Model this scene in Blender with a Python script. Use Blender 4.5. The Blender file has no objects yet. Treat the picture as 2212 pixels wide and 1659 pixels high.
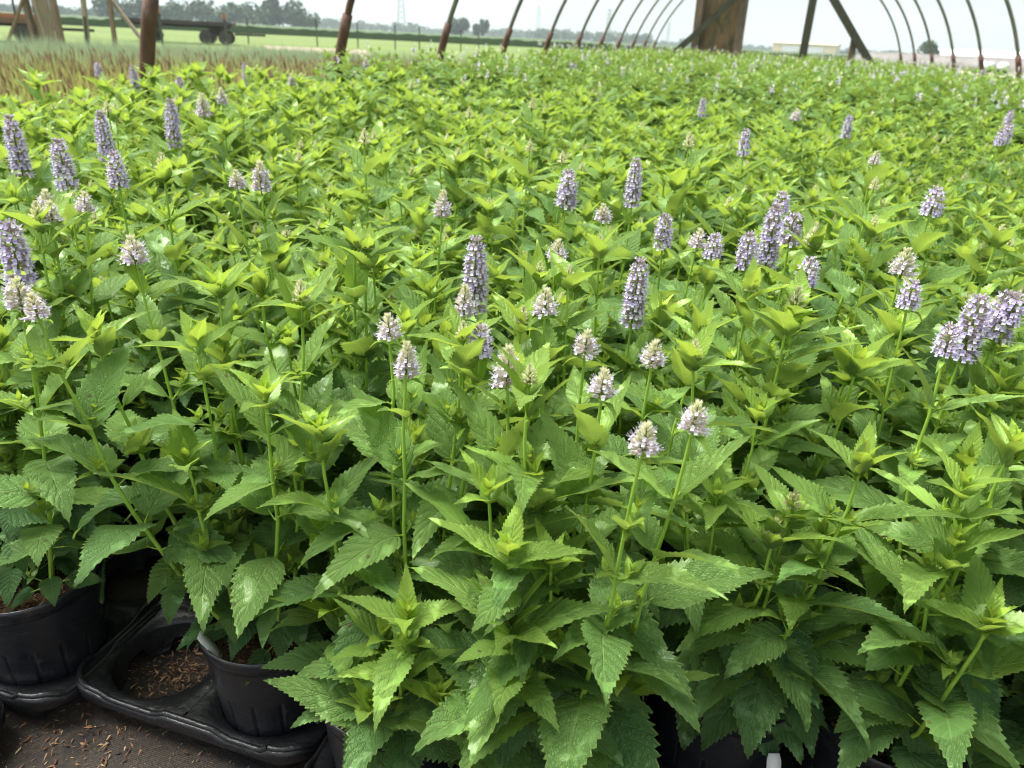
import bpy, math, random
import numpy as np
from mathutils import Vector, Matrix, Euler

S = bpy.context.scene
COL = S.collection
PI = math.pi
R = math.radians

# ------------------------------------------------------------------ camera
CAM_H = 0.93
cam_d = bpy.data.cameras.new('camera')
cam = bpy.data.objects.new('camera', cam_d)
COL.objects.link(cam)
M3 = (Matrix.Rotation(R(15.88), 3, 'Z') @ Matrix.Rotation(R(90 - 24.9), 3, 'X') @ Matrix.Rotation(R(2.9), 3, 'Z'))
mw = M3.to_4x4()
mw.translation = Vector((0, 0, CAM_H))
cam.matrix_world = mw
cam_d.sensor_width = 36
cam_d.angle = R(69)
cam_d.clip_start = 0.02
cam_d.clip_end = 4000
cam_d.dof.use_dof = True
cam_d.dof.focus_distance = 0.86
cam_d.dof.aperture_fstop = 8.0
S.camera = cam

# ------------------------------------------------------------------ world, sun, exposure
world = bpy.data.worlds.new('World')
S.world = world
world.use_nodes = True
wn = world.node_tree
wn.nodes.clear()
w_out = wn.nodes.new('ShaderNodeOutputWorld')
sky = wn.nodes.new('ShaderNodeTexSky')
sky.sky_type = 'NISHITA'
sky.sun_disc = False
sky.sun_elevation = R(66)
sky.sun_rotation = R(-85)
sky.air_density = 1.4
sky.dust_density = 2.5
bg1 = wn.nodes.new('ShaderNodeBackground')
bg1.inputs['Strength'].default_value = 0.05
wn.links.new(sky.outputs[0], bg1.inputs['Color'])
bg2 = wn.nodes.new('ShaderNodeBackground')          # the cloud layer of an overcast day
bg2.inputs['Color'].default_value = (0.90, 0.945, 1.0, 1)
bg2.inputs['Strength'].default_value = 0.39
tc = wn.nodes.new('ShaderNodeTexCoord')
mp = wn.nodes.new('ShaderNodeMapping')
mp.inputs['Scale'].default_value = (1.0, 1.0, 3.0)
nz = wn.nodes.new('ShaderNodeTexNoise')
nz.inputs['Scale'].default_value = 2.6
nz.inputs['Detail'].default_value = 4
rp = wn.nodes.new('ShaderNodeValToRGB')
rp.color_ramp.elements[0].position = 0.30
rp.color_ramp.elements[0].color = (0.55, 0.55, 0.55, 1)
rp.color_ramp.elements[1].position = 0.62
rp.color_ramp.elements[1].color = (1, 1, 1, 1)
mx = wn.nodes.new('ShaderNodeMixShader')
wn.links.new(tc.outputs['Generated'], mp.inputs[0])
wn.links.new(mp.outputs[0], nz.inputs['Vector'])
wn.links.new(nz.outputs['Fac'], rp.inputs[0])
wn.links.new(rp.outputs[0], mx.inputs[0])
wn.links.new(bg1.outputs[0], mx.inputs[1])
wn.links.new(bg2.outputs[0], mx.inputs[2])
wn.links.new(mx.outputs[0], w_out.inputs['Surface'])

sun_d = bpy.data.lights.new('sun', 'SUN')
sun_d.energy = 4.4
sun_d.angle = R(45)
sun_d.color = (1.0, 0.97, 0.92)
sun = bpy.data.objects.new('sun', sun_d)
COL.objects.link(sun)
# sun stands behind-left of the camera's view, high up
sdir = Vector((-math.sin(R(85)) * math.cos(R(66)), math.cos(R(85)) * math.cos(R(66)), math.sin(R(66))))
sun.rotation_euler = sdir.to_track_quat('Z', 'Y').to_euler()

S.view_settings.view_transform = 'Standard'
S.view_settings.look = 'None'
S.view_settings.exposure = 1.36
S.view_settings.gamma = 1.0
S.render.engine = 'CYCLES'
try:
    S.cycles.max_bounces = 6
    S.cycles.filter_width = 1.15
    S.cycles.volume_bounces = 2
    S.cycles.transparent_max_bounces = 8
except Exception:
    pass

# ------------------------------------------------------------------ helpers
F_PX = 2212 / 2 / math.tan(R(69) / 2)


def ray_dir(x, y):
    return M3 @ Vector(((x - 1106) / F_PX, -(y - 829.5) / F_PX, -1))


def at_z(x, y, z):
    d = ray_dir(x, y)
    t = (z - CAM_H) / d.z
    return Vector((d.x * t, d.y * t, z)), t


def at_y(x, y, Y):
    d = ray_dir(x, y)
    t = Y / d.y
    return Vector((d.x * t, Y, CAM_H + d.z * t))


def at_r(x, y, D):
    d = ray_dir(x, y)
    t = D / math.hypot(d.x, d.y)
    return Vector((d.x * t, d.y * t, CAM_H + d.z * t))


class MB:
    def __init__(s):
        s.V = []; s.F = []; s.U = []; s.C = []; s.MI = []; s.SM = []; s.n = 0

    def add(s, v, f, uv=None, col=None, mi=0, smooth=True):
        v = np.asarray(v, dtype=np.float32).reshape(-1, 3)
        m = len(v)
        s.V.append(v)
        if not isinstance(f, (list, tuple)) or (len(f) and isinstance(f[0], (int, np.integer))):
            f = [f]
        for a in f:
            a = np.asarray(a, dtype=np.int64)
            if a.ndim == 1:
                a = a.reshape(1, -1)
            if len(a) == 0:
                continue
            s.F.append(a + s.n)
            s.MI.append(np.full(len(a), mi, dtype=np.int32))
            s.SM.append(np.full(len(a), smooth, dtype=bool))
        s.U.append(np.zeros((m, 2), np.float32) if uv is None else np.asarray(uv, np.float32).reshape(-1, 2))
        if col is None:
            c = np.ones((m, 4), np.float32)
        else:
            c = np.asarray(col, np.float32)
            if c.ndim == 1:
                c = np.tile(c, (m, 1))
            if c.shape[1] == 3:
                c = np.hstack([c, np.ones((len(c), 1), np.float32)])
        s.C.append(c)
        s.n += m

    def box(s, lo, hi, mi=0, col=None, mat=None):
        x0, y0, z0 = lo; x1, y1, z1 = hi
        v = np.array([[x0, y0, z0], [x1, y0, z0], [x1, y1, z0], [x0, y1, z0], [x0, y0, z1], [x1, y0, z1], [x1, y1, z1], [x0, y1, z1]])
        if mat is not None:
            v = np.array([list(mat @ Vector(p)) for p in v])
        s.add(v, [np.array([[0, 3, 2, 1], [4, 5, 6, 7], [0, 1, 5, 4], [1, 2, 6, 5], [2, 3, 7, 6], [3, 0, 4, 7]])], mi=mi, col=col, smooth=False)

    def beam(s, a, b, w, t, up=(0, 1, 0), mi=0, col=None):
        a = Vector(a); b = Vector(b)
        d = (b - a)
        L = d.length
        d.normalize()
        u = Vector(up)
        x = d.cross(u).normalized()
        y = x.cross(d).normalized()
        m = Matrix((x, y, d)).transposed().to_4x4()
        m.translation = a
        s.box((-w / 2, -t / 2, 0), (w / 2, t / 2, L), mi=mi, col=col, mat=m)

    def tube(s, pts, rad, n=8, mi=0, col=None, cap=True):
        P = np.asarray(pts, float)
        k = len(P)
        rad = np.full(k, rad) if np.isscalar(rad) else np.asarray(rad, float)
        T = np.gradient(P, axis=0)
        T /= np.linalg.norm(T, axis=1)[:, None] + 1e-12
        ref = np.array([0, 0, 1.0]) if abs(T[0][2]) < 0.9 else np.array([1.0, 0, 0])
        A = np.cross(T, ref); A /= np.linalg.norm(A, axis=1)[:, None] + 1e-12
        B = np.cross(T, A)
        th = np.arange(n) * 2 * PI / n
        v = P[:, None, :] + rad[:, None, None] * (np.cos(th)[None, :, None] * A[:, None, :] + np.sin(th)[None, :, None] * B[:, None, :])
        i = np.arange(k - 1)[:, None]; j = np.arange(n)[None, :]
        j2 = (j + 1) % n
        f = np.stack([i * n + j, i * n + j2, (i + 1) * n + j2, (i + 1) * n + j], -1).reshape(-1, 4)
        uu = np.zeros((k, n, 2)); uu[:, :, 0] = j / n
        dl = np.concatenate([[0], np.cumsum(np.linalg.norm(np.diff(P, axis=0), axis=1))])
        uu[:, :, 1] = dl[:, None]
        fs = [f]
        if cap:
            fs.append(np.arange(n)[::-1].reshape(1, -1)); fs.append((np.arange(n) + (k - 1) * n).reshape(1, -1))
        s.add(v.reshape(-1, 3), fs, uv=uu, mi=mi, col=col)

    def lathe(s, prof, n=32, mi=0, col=None, c=(0, 0), rib=None):
        k = len(prof)
        th = np.arange(n) * 2 * PI / n
        v = np.zeros((k, n, 3))
        for a, (r, z) in enumerate(prof):
            rr = r + (rib(th, z) if rib else 0)
            v[a, :, 0] = c[0] + rr * np.cos(th); v[a, :, 1] = c[1] + rr * np.sin(th); v[a, :, 2] = z
        i = np.arange(k - 1)[:, None]; j = np.arange(n)[None, :]
        j2 = (j + 1) % n
        f = np.stack([i * n + j, i * n + j2, (i + 1) * n + j2, (i + 1) * n + j], -1).reshape(-1, 4)
        s.add(v.reshape(-1, 3), [f], mi=mi, col=col)

    def data(s, name, mats):
        me = bpy.data.meshes.new(name)
        V = np.concatenate(s.V)
        me.vertices.add(len(V))
        me.vertices.foreach_set('co', V.ravel())
        tot = np.concatenate([np.full(len(a), a.shape[1], dtype=np.int32) for a in s.F])
        idx = np.concatenate([a.ravel() for a in s.F]).astype(np.int32)
        start = np.concatenate([[0], np.cumsum(tot)[:-1]]).astype(np.int32)
        me.loops.add(len(idx))
        me.loops.foreach_set('vertex_index', idx)
        me.polygons.add(len(tot))
        me.polygons.foreach_set('loop_start', start)
        me.polygons.foreach_set('loop_total', tot)
        me.polygons.foreach_set('material_index', np.concatenate(s.MI))
        me.polygons.foreach_set('use_smooth', np.concatenate(s.SM))
        U = np.concatenate(s.U)[idx]
        ul = me.uv_layers.new(name='UVMap')
        ul.data.foreach_set('uv', U.ravel())
        ca = me.color_attributes.new('tint', 'FLOAT_COLOR', 'POINT')
        ca.data.foreach_set('color', np.concatenate(s.C).ravel())
        for m in (mats if isinstance(mats, (list, tuple)) else [mats]):
            me.materials.append(m)
        me.update(calc_edges=True)
        me.validate()
        return me

    def build(s, name, mats, parent=None, loc=None):
        return link(name, s.data(name, mats), parent, loc)


def link(name, data, parent=None, loc=None):
    o = bpy.data.objects.new(name, data)
    COL.objects.link(o)
    if parent is not None:
        o.parent = parent
    if loc is not None:
        o.location = loc
    return o


def tag(o, label=None, cat=None, group=None, kind=None):
    if label: o['label'] = label
    if cat: o['category'] = cat
    if group: o['group'] = group
    if kind: o['kind'] = kind
    return o


def empty(name, loc=(0, 0, 0), rz=0):
    o = link(name, None)
    o.empty_display_size = 0.05
    o.location = loc
    o.rotation_euler = (0, 0, rz)
    return o


# ------------------------------------------------------------------ materials
def nt_new(name):
    m = bpy.data.materials.new(name)
    m.use_nodes = True
    n = m.node_tree
    n.nodes.clear()
    return m, n


def N(n, t, **kw):
    a = n.nodes.new(t)
    for k, v in kw.items():
        if k in ('operation', 'blend_type', 'data_type', 'attribute_name', 'noise_dimensions', 'feature', 'distance', 'wave_type', 'bands_direction', 'use_clamp'):
            setattr(a, k, v)
        else:
            a.inputs[k].default_value = v
    return a


def rampn(n, stops):
    r = n.nodes.new('ShaderNodeValToRGB')
    e = r.color_ramp.elements
    while len(e) < len(stops):
        e.new(0.5)
    for i, (p, c) in enumerate(stops):
        e[i].position = p
        e[i].color = (*c, 1) if len(c) == 3 else c
    return r


def mixc(n, fac, a, b, mode='MIX'):
    m = n.nodes.new('ShaderNodeMix')
    m.data_type = 'RGBA'
    m.blend_type = mode
    for sock, val in ((m.inputs[0], fac), (m.inputs[6], a), (m.inputs[7], b)):
        if hasattr(val, 'is_linked') or isinstance(val, bpy.types.NodeSocket):
            n.links.new(val, sock)
        elif isinstance(val, (int, float)):
            sock.default_value = val
        else:
            sock.default_value = (*val, 1)
    return m.outputs[2]


def math_(n, op, a, b=None, clamp=False):
    m = n.nodes.new('ShaderNodeMath')
    m.operation = op
    m.use_clamp = clamp
    for i, val in enumerate((a, b)):
        if val is None:
            continue
        if isinstance(val, (int, float)):
            m.inputs[i].default_value = val
        else:
            n.links.new(val, m.inputs[i])
    return m.outputs[0]


def simple_mat(name, c1, c2=None, scale=20, rough=0.7, bump=0.0, bscale=None, metallic=0.0, spec=0.5, coord='Object', stretch=None, dirt=None, detail=6):
    m, n = nt_new(name)
    out = N(n, 'ShaderNodeOutputMaterial')
    p = N(n, 'ShaderNodeBsdfPrincipled')
    p.inputs['Roughness'].default_value = rough
    p.inputs['Metallic'].default_value = metallic
    p.inputs['Specular IOR Level'].default_value = spec
    t = n.nodes.new('ShaderNodeTexCoord')
    mpn = n.nodes.new('ShaderNodeMapping')
    if stretch:
        mpn.inputs['Scale'].default_value = stretch
    n.links.new(t.outputs[coord], mpn.inputs[0])
    nzn = N(n, 'ShaderNodeTexNoise', Scale=scale, Detail=detail, Roughness=0.6)
    n.links.new(mpn.outputs[0], nzn.inputs['Vector'])
    if c2 is None:
        c2 = tuple(x * 0.7 for x in c1)
    r = rampn(n, [(0.3, c2), (0.7, c1)])
    n.links.new(nzn.outputs['Fac'], r.inputs[0])
    colr = r.outputs[0]
    if dirt:
        n2 = N(n, 'ShaderNodeTexNoise', Scale=dirt[1], Detail=8, Roughness=0.7)
        n.links.new(mpn.outputs[0], n2.inputs['Vector'])
        r2 = rampn(n, [(dirt[2], (0, 0, 0)), (dirt[2] + 0.12, (1, 1, 1))])
        n.links.new(n2.outputs['Fac'], r2.inputs[0])
        colr = mixc(n, r2.outputs[0], colr, dirt[0])
    n.links.new(colr, p.inputs['Base Color'])
    if bump:
        nb = N(n, 'ShaderNodeTexNoise', Scale=bscale or scale * 3, Detail=6)
        n.links.new(mpn.outputs[0], nb.inputs['Vector'])
        b = N(n, 'ShaderNodeBump', Strength=bump, Distance=0.01)
        n.links.new(nb.outputs['Fac'], b.inputs['Height'])
        n.links.new(b.outputs[0], p.inputs['Normal'])
    n.links.new(p.outputs[0], out.inputs[0])
    return m


def leaf_material(name, veins=True, wetk=1.0, dark=1.0):
    m, n = nt_new(name)
    out = N(n, 'ShaderNodeOutputMaterial')
    at = N(n, 'ShaderNodeAttribute', attribute_name='tint')
    sep = n.nodes.new('ShaderNodeSeparateColor')
    n.links.new(at.outputs['Color'], sep.inputs[0])
    young, rnd, age = sep.outputs[0], sep.outputs[1], sep.outputs[2]
    mature = mixc(n, rnd, (0.102, 0.222, 0.056), (0.155, 0.292, 0.068))
    mature = mixc(n, age, mature, (0.080, 0.188, 0.058))
    base = mixc(n, young, mature, (0.355, 0.550, 0.066))
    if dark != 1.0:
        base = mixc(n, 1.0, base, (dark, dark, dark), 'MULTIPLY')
    tcn = n.nodes.new('ShaderNodeTexCoord')
    if veins:
        uvn = n.nodes.new('ShaderNodeUVMap')
        uvn.uv_map = 'UVMap'
        su = n.nodes.new('ShaderNodeSeparateXYZ')
        n.links.new(uvn.outputs[0], su.inputs[0])
        v = su.outputs[0]
        u = su.outputs[1]
        av = math_(n, 'ABSOLUTE', v)
        # midrib
        mid = math_(n, 'SUBTRACT', 1.0, math_(n, 'MULTIPLY', av, 16.0), clamp=True)
        # side veins run forward and outward
        ph = math_(n, 'SUBTRACT', math_(n, 'MULTIPLY', u, 8.5), math_(n, 'MULTIPLY', math_(n, 'POWER', av, 0.85), 2.2))
        fr = math_(n, 'FRACT', ph)
        tri = math_(n, 'ABSOLUTE', math_(n, 'SUBTRACT', fr, 0.5))
        side = math_(n, 'MULTIPLY', math_(n, 'SUBTRACT', tri, 0.42), 12.5, clamp=True)
        # fine net
        mp2 = n.nodes.new('ShaderNodeMapping')
        mp2.inputs['Scale'].default_value = (7, 16, 1)
        n.links.new(uvn.outputs[0], mp2.inputs[0])
        vor = N(n, 'ShaderNodeTexVoronoi', feature='DISTANCE_TO_EDGE', Scale=1.6)
        n.links.new(mp2.outputs[0], vor.inputs['Vector'])
        net = math_(n, 'MULTIPLY', math_(n, 'SUBTRACT', 0.16, vor.outputs['Distance']), 6.0, clamp=True)
        vein = math_(n, 'MAXIMUM', mid, math_(n, 'MULTIPLY', side, 0.7))
        vein2 = math_(n, 'MAXIMUM', vein, math_(n, 'MULTIPLY', net, 0.30))
        lite = mixc(n, 1.0, base, (1.75, 1.45, 1.9), 'MULTIPLY')
        base = mixc(n, vein2, base, lite)
        # pale leaf margin
        edge = math_(n, 'MULTIPLY', math_(n, 'SUBTRACT', av, 0.93), 14.0, clamp=True)
        base = mixc(n, math_(n, 'MULTIPLY', edge, 0.55), base, (0.30, 0.42, 0.12))
    nzn = N(n, 'ShaderNodeTexNoise', Scale=38.0, Detail=4)
    n.links.new(tcn.outputs['Object'], nzn.inputs['Vector'])
    var = mixc(n, nzn.outputs['Fac'], (0.80, 0.84, 0.80), (1.18, 1.15, 1.2))
    base = mixc(n, 1.0, base, var, 'MULTIPLY')
    if veins:
        spn = N(n, 'ShaderNodeTexVoronoi', Scale=95.0)
        n.links.new(tcn.outputs['Object'], spn.inputs['Vector'])
        pick = n.nodes.new('ShaderNodeSeparateColor')
        n.links.new(spn.outputs['Color'], pick.inputs[0])
        spot = math_(n, 'MULTIPLY', math_(n, 'LESS_THAN', spn.outputs['Distance'], math_(n, 'MULTIPLY', pick.outputs[1], 0.30)), math_(n, 'GREATER_THAN', pick.outputs[0], 0.93))
        base = mixc(n, math_(n, 'MULTIPLY', spot, 0.75), base, (0.13, 0.11, 0.05))
    # underside is paler and greyer
    geo = n.nodes.new('ShaderNodeNewGeometry')
    under = mixc(n, 0.45, base, (0.20, 0.27, 0.14))
    base = mixc(n, geo.outputs['Backfacing'], base, under)
    p = N(n, 'ShaderNodeBsdfPrincipled')
    n.links.new(base, p.inputs['Base Color'])
    # wet patches after rain
    wnz = N(n, 'ShaderNodeTexNoise', Scale=26.0, Detail=3, Roughness=0.55, Distortion=0.6)
    n.links.new(tcn.outputs['Object'], wnz.inputs['Vector'])
    wet = rampn(n, [(0.55, (0, 0, 0)), (0.63, (1, 1, 1))])
    n.links.new(wnz.outputs['Fac'], wet.inputs[0])
    notback = math_(n, 'SUBTRACT', 1.0, geo.outputs['Backfacing'])
    wetf = math_(n, 'MULTIPLY', math_(n, 'MULTIPLY', wet.outputs[0], notback), wetk)
    rough = math_(n, 'SUBTRACT', 0.54 if veins else 0.62, math_(n, 'MULTIPLY', wetf, 0.25))
    n.links.new(rough, p.inputs['Roughness'])
    n.links.new(math_(n, 'ADD', 0.36 if veins else 0.2, math_(n, 'MULTIPLY', wetf, 0.25)), p.inputs['Specular IOR Level'])
    if veins:
        hgt = math_(n, 'ADD', math_(n, 'MULTIPLY', vein, -1.0), math_(n, 'MULTIPLY', net, -0.65))
        # quilted blade between the side veins
        hgt = math_(n, 'ADD', hgt, math_(n, 'MULTIPLY', math_(n, 'SUBTRACT', 0.5, tri), 0.9))
        b = N(n, 'ShaderNodeBump', Strength=0.80, Distance=0.0030)
        n.links.new(math_(n, 'SUBTRACT', 0.80, math_(n, 'MULTIPLY', wetf, 0.62)), b.inputs['Strength'])
        n.links.new(hgt, b.inputs['Height'])
        n.links.new(b.outputs[0], p.inputs['Normal'])
    tr = n.nodes.new('ShaderNodeBsdfTranslucent')
    trc = mixc(n, 1.0, base, (1.9, 1.75, 0.7), 'MULTIPLY')
    n.links.new(trc, tr.inputs['Color'])
    ms = n.nodes.new('ShaderNodeMixShader')
    ms.inputs[0].default_value = 0.34 if veins else 0.24
    n.links.new(p.outputs[0], ms.inputs[1])
    n.links.new(tr.outputs[0], ms.inputs[2])
    n.links.new(ms.outputs[0], out.inputs[0])
    return m


def tint_material(name, transl=0.25, rough=0.6, mult=None):
    m, n = nt_new(name)
    out = N(n, 'ShaderNodeOutputMaterial')
    at = N(n, 'ShaderNodeAttribute', attribute_name='tint')
    tcn = n.nodes.new('ShaderNodeTexCoord')
    nzn = N(n, 'ShaderNodeTexNoise', Scale=60.0, Detail=3)
    n.links.new(tcn.outputs['Object'], nzn.inputs['Vector'])
    var = mixc(n, nzn.outputs['Fac'], (0.8, 0.8, 0.8), (1.2, 1.2, 1.2))
    base = mixc(n, 1.0, at.outputs['Color'], var, 'MULTIPLY')
    p = N(n, 'ShaderNodeBsdfPrincipled', Roughness=rough)
    n.links.new(base, p.inputs['Base Color'])
    tr = n.nodes.new('ShaderNodeBsdfTranslucent')
    n.links.new(base, tr.inputs['Color'])
    ms = n.nodes.new('ShaderNodeMixShader')
    ms.inputs[0].default_value = transl
    n.links.new(p.outputs[0], ms.inputs[1])
    n.links.new(tr.outputs[0], ms.inputs[2])
    n.links.new(ms.outputs[0], out.inputs[0])
    return m


M_LEAF = leaf_material('hyssop_leaf', True)
M_LEAF_FAR = leaf_material('hyssop_leaf_distant', False, 0.10, 0.62)  # leaf colour darkened in place of shade the fully exposed far leaves lack
M_FLOWER = tint_material('flower_petals', 0.30, 0.6)
M_GRASS = tint_material('grass_blades', 0.30, 0.6)
M_STEM = simple_mat('green_stem', (0.32, 0.50, 0.06), (0.21, 0.38, 0.045), scale=30, rough=0.5)
M_PLASTIC = simple_mat('black_pot_plastic', (0.014, 0.0155, 0.020), (0.008, 0.009, 0.012), scale=14, rough=0.29, bump=0.12, bscale=90, dirt=((0.045, 0.040, 0.036), 42, 0.57))
M_TRAY = simple_mat('black_tray_plastic', (0.017, 0.0175, 0.019), (0.009, 0.0095, 0.011), scale=18, rough=0.33, bump=0.3, bscale=60, dirt=((0.06, 0.052, 0.045), 45, 0.60))
M_WHITE = simple_mat('white_label_plastic', (0.72, 0.73, 0.72), (0.6, 0.6, 0.58), scale=40, rough=0.4)
M_RUST = simple_mat('rusty_steel', (0.135, 0.062, 0.035), (0.06, 0.030, 0.020), scale=25, rough=0.75, bump=0.35, stretch=(1, 1, 0.3), dirt=((0.22, 0.15, 0.10), 9, 0.56))
M_GALV = simple_mat('galvanised_pipe', (0.19, 0.18, 0.13), (0.09, 0.085, 0.06), scale=12, rough=0.6, metallic=0.1)
M_WOOD = simple_mat('weathered_timber', (0.24, 0.165, 0.105), (0.10, 0.072, 0.050), scale=9, rough=0.85, bump=0.3, stretch=(4, 4, 0.5))
M_WOODP = simple_mat('pale_timber', (0.34, 0.27, 0.19), (0.17, 0.14, 0.10), scale=7, rough=0.85, bump=0.3, stretch=(4, 4, 0.5))
M_MOSS = simple_mat('mossy_plywood', (0.26, 0.155, 0.070), (0.10, 0.080, 0.042), scale=2.4, rough=0.9, bump=0.2, stretch=(2.0, 2.0, 0.8), dirt=((0.065, 0.070, 0.034), 3.0, 0.50))
M_TIMBER_DARK = simple_mat('dark_green_stained_timber', (0.075, 0.075, 0.042), (0.035, 0.036, 0.022), scale=8, rough=0.85, stretch=(4, 4, 0.5))


def bark_mat(name='bark_mulch_bits'):
    m, n = nt_new(name)
    out = N(n, 'ShaderNodeOutputMaterial')
    at = N(n, 'ShaderNodeAttribute', attribute_name='tint')
    p = N(n, 'ShaderNodeBsdfPrincipled', Roughness=0.8)
    n.links.new(at.outputs['Color'], p.inputs['Base Color'])
    n.links.new(p.outputs[0], out.inputs[0])
    return m


M_BARK = bark_mat()
M_MIX = simple_mat('potting_mix_soil', (0.115, 0.055, 0.028), (0.03, 0.017, 0.011), scale=120, rough=0.95, bump=0.8, bscale=160)


def fabric_material():
    m, n = nt_new('black_landscape_fabric')
    out = N(n, 'ShaderNodeOutputMaterial')
    t = n.nodes.new('ShaderNodeTexCoord')
    p = N(n, 'ShaderNodeBsdfPrincipled')
    w1 = N(n, 'ShaderNodeTexWave', Scale=120.0); w1.bands_direction = 'X'
    w2 = N(n, 'ShaderNodeTexWave', Scale=120.0); w2.bands_direction = 'Y'
    n.links.new(t.outputs['Object'], w1.inputs[0]); n.links.new(t.outputs['Object'], w2.inputs[0])
    weave = math_(n, 'MULTIPLY', w1.outputs['Fac'], w2.outputs['Fac'])
    wcol = mixc(n, weave, (0.006, 0.006, 0.007), (0.028, 0.028, 0.030))
    big = N(n, 'ShaderNodeTexNoise', Scale=7.0, Detail=8, Roughness=0.65)
    n.links.new(t.outputs['Object'], big.inputs['Vector'])
    r = rampn(n, [(0.36, (0, 0, 0)), (0.50, (1, 1, 1))])
    n.links.new(big.outputs['Fac'], r.inputs[0])
    fine = N(n, 'ShaderNodeTexNoise', Scale=160.0, Detail=6, Roughness=0.8)
    n.links.new(t.outputs['Object'], fine.inputs['Vector'])
    rd = rampn(n, [(0.3, (0.012, 0.009, 0.007)), (0.55, (0.046, 0.035, 0.024)), (0.8, (0.13, 0.090, 0.055))])
    n.links.new(fine.outputs['Fac'], rd.inputs[0])
    c = mixc(n, r.outputs[0], wcol, rd.outputs[0])
    n.links.new(c, p.inputs['Base Color'])
    wt = N(n, 'ShaderNodeTexNoise', Scale=11.0, Detail=3)
    n.links.new(t.outputs['Object'], wt.inputs['Vector'])
    rr = rampn(n, [(0.42, (0.42, 0.42, 0.42)), (0.6, (0.85, 0.85, 0.85))])
    n.links.new(wt.outputs['Fac'], rr.inputs[0])
    n.links.new(rr.outputs[0], p.inputs['Roughness'])
    b = N(n, 'ShaderNodeBump', Strength=0.6, Distance=0.003)
    n.links.new(math_(n, 'ADD', fine.outputs['Fac'], math_(n, 'MULTIPLY', weave, 0.25)), b.inputs['Height'])
    n.links.new(b.outputs[0], p.inputs['Normal'])
    n.links.new(p.outputs[0], out.inputs[0])
    return m


# ------------------------------------------------------------------ ground, fields (structure)
def sheet(name, x0, y0, x1, y1, z, mat, label=None, kind='structure', nx=1, ny=1, cat=None):
    mb = MB()
    xs = np.linspace(x0, x1, nx + 1); ys = np.linspace(y0, y1, ny + 1)
    X, Y = np.meshgrid(xs, ys)
    v = np.stack([X, Y, np.full_like(X, z)], -1).reshape(-1, 3)
    i = np.arange(ny)[:, None] * (nx + 1) + np.arange(nx)[None, :]
    f = np.stack([i, i + 1, i + nx + 2, i + nx + 1], -1).reshape(-1, 4)
    mb.add(v, [f], smooth=False)
    o = mb.build(name, mat)
    return tag(o, label, cat, kind=kind)


M_FIELD = simple_mat('green_field', (0.135, 0.190, 0.034), (0.085, 0.13, 0.026), scale=0.12, rough=0.95, detail=8, stretch=(0.25, 1.2, 1))
M_FABRIC = fabric_material()
sheet('ground', -1550, -70, 1550, 1470, -0.012, M_FIELD, 'flat green farm fields reaching to the horizon', cat='ground')
sheet('floor', -5.2, -2.5, 4.6, 25.0, -0.0, M_FABRIC, 'black woven ground fabric dusted with soil under the pots', cat='floor')

# ------------------------------------------------------------------ leaf geometry (vectorised)
def leaf_tpl(N_, ac, seed=0, pw=0.585):
    rt = np.random.default_rng(seed)
    """N_ teeth a side, ac cross positions on each side (0..1)"""
    us = [0.0]
    tooth = [0.0]
    for k in range(N_):
        us.append((k + 0.30 + rt.uniform(-0.12, 0.12) * (seed > 0)) / N_); tooth.append(-1.0)
        us.append((k + 0.86) / N_); tooth.append(1.0)
    us.append(1.0); tooth.append(0)
    us = np.array(us); tooth = np.array(tooth)
    w = np.sin(PI * np.clip(us, 0, 1) ** pw) ** 0.95 * (1 - 0.34 * us ** 1.3) * 1.06
    w = np.maximum(w, 0); w[0] = 0.03; w[-1] = 0.0
    cols = sorted(set([-a for a in ac] + [0.0] + list(ac)))
    X = np.zeros((len(us), len(cols))); U = np.zeros_like(X); Vv = np.zeros_like(X)
    for j, c in enumerate(cols):
        e = abs(c)
        fac = np.ones(len(us)); sh = np.zeros(len(us))
        if e > 0.99:
            fac = np.where(tooth > 0, 1.05, np.where(tooth < 0, 0.905, 1.0)) + rt.normal(0, 0.018, len(us)) * (seed > 0)
            sh = np.where(tooth > 0, 0.35 / N_, 0.0) * (us < 0.97)
        X[:, j] = w * c * fac
        U[:, j] = us + sh - 0.03 * e * (1 - us) * 0.6
        Vv[:, j] = c
    U = np.clip(U, -0.04, 1.0)
    nr, nc = X.shape
    i = np.arange(nr - 1)[:, None] * nc + np.arange(nc - 1)[None, :]
    f = np.stack([i, i + 1, i + nc + 1, i + nc], -1).reshape(-1, 4)
    return dict(x=X.ravel(), u=U.ravel(), v=Vv.ravel(), us=np.repeat(us, nc), f=f)


TPL0 = [leaf_tpl(15, [0.34, 0.72, 1.0], 1, 0.585), leaf_tpl(17, [0.34, 0.72, 1.0], 2, 0.54), leaf_tpl(14, [0.34, 0.72, 1.0], 3, 0.64), leaf_tpl(19, [0.34, 0.72, 1.0], 4, 0.60)]
TPL0S = [leaf_tpl(8, [0.5, 1.0], 5), leaf_tpl(9, [0.5, 1.0], 6, 0.64)]
TPL1 = [leaf_tpl(11, [0.5, 1.0], 7), leaf_tpl(12, [0.5, 1.0], 8, 0.63)]
TPL2 = [leaf_tpl(2, [1.0])]


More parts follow.
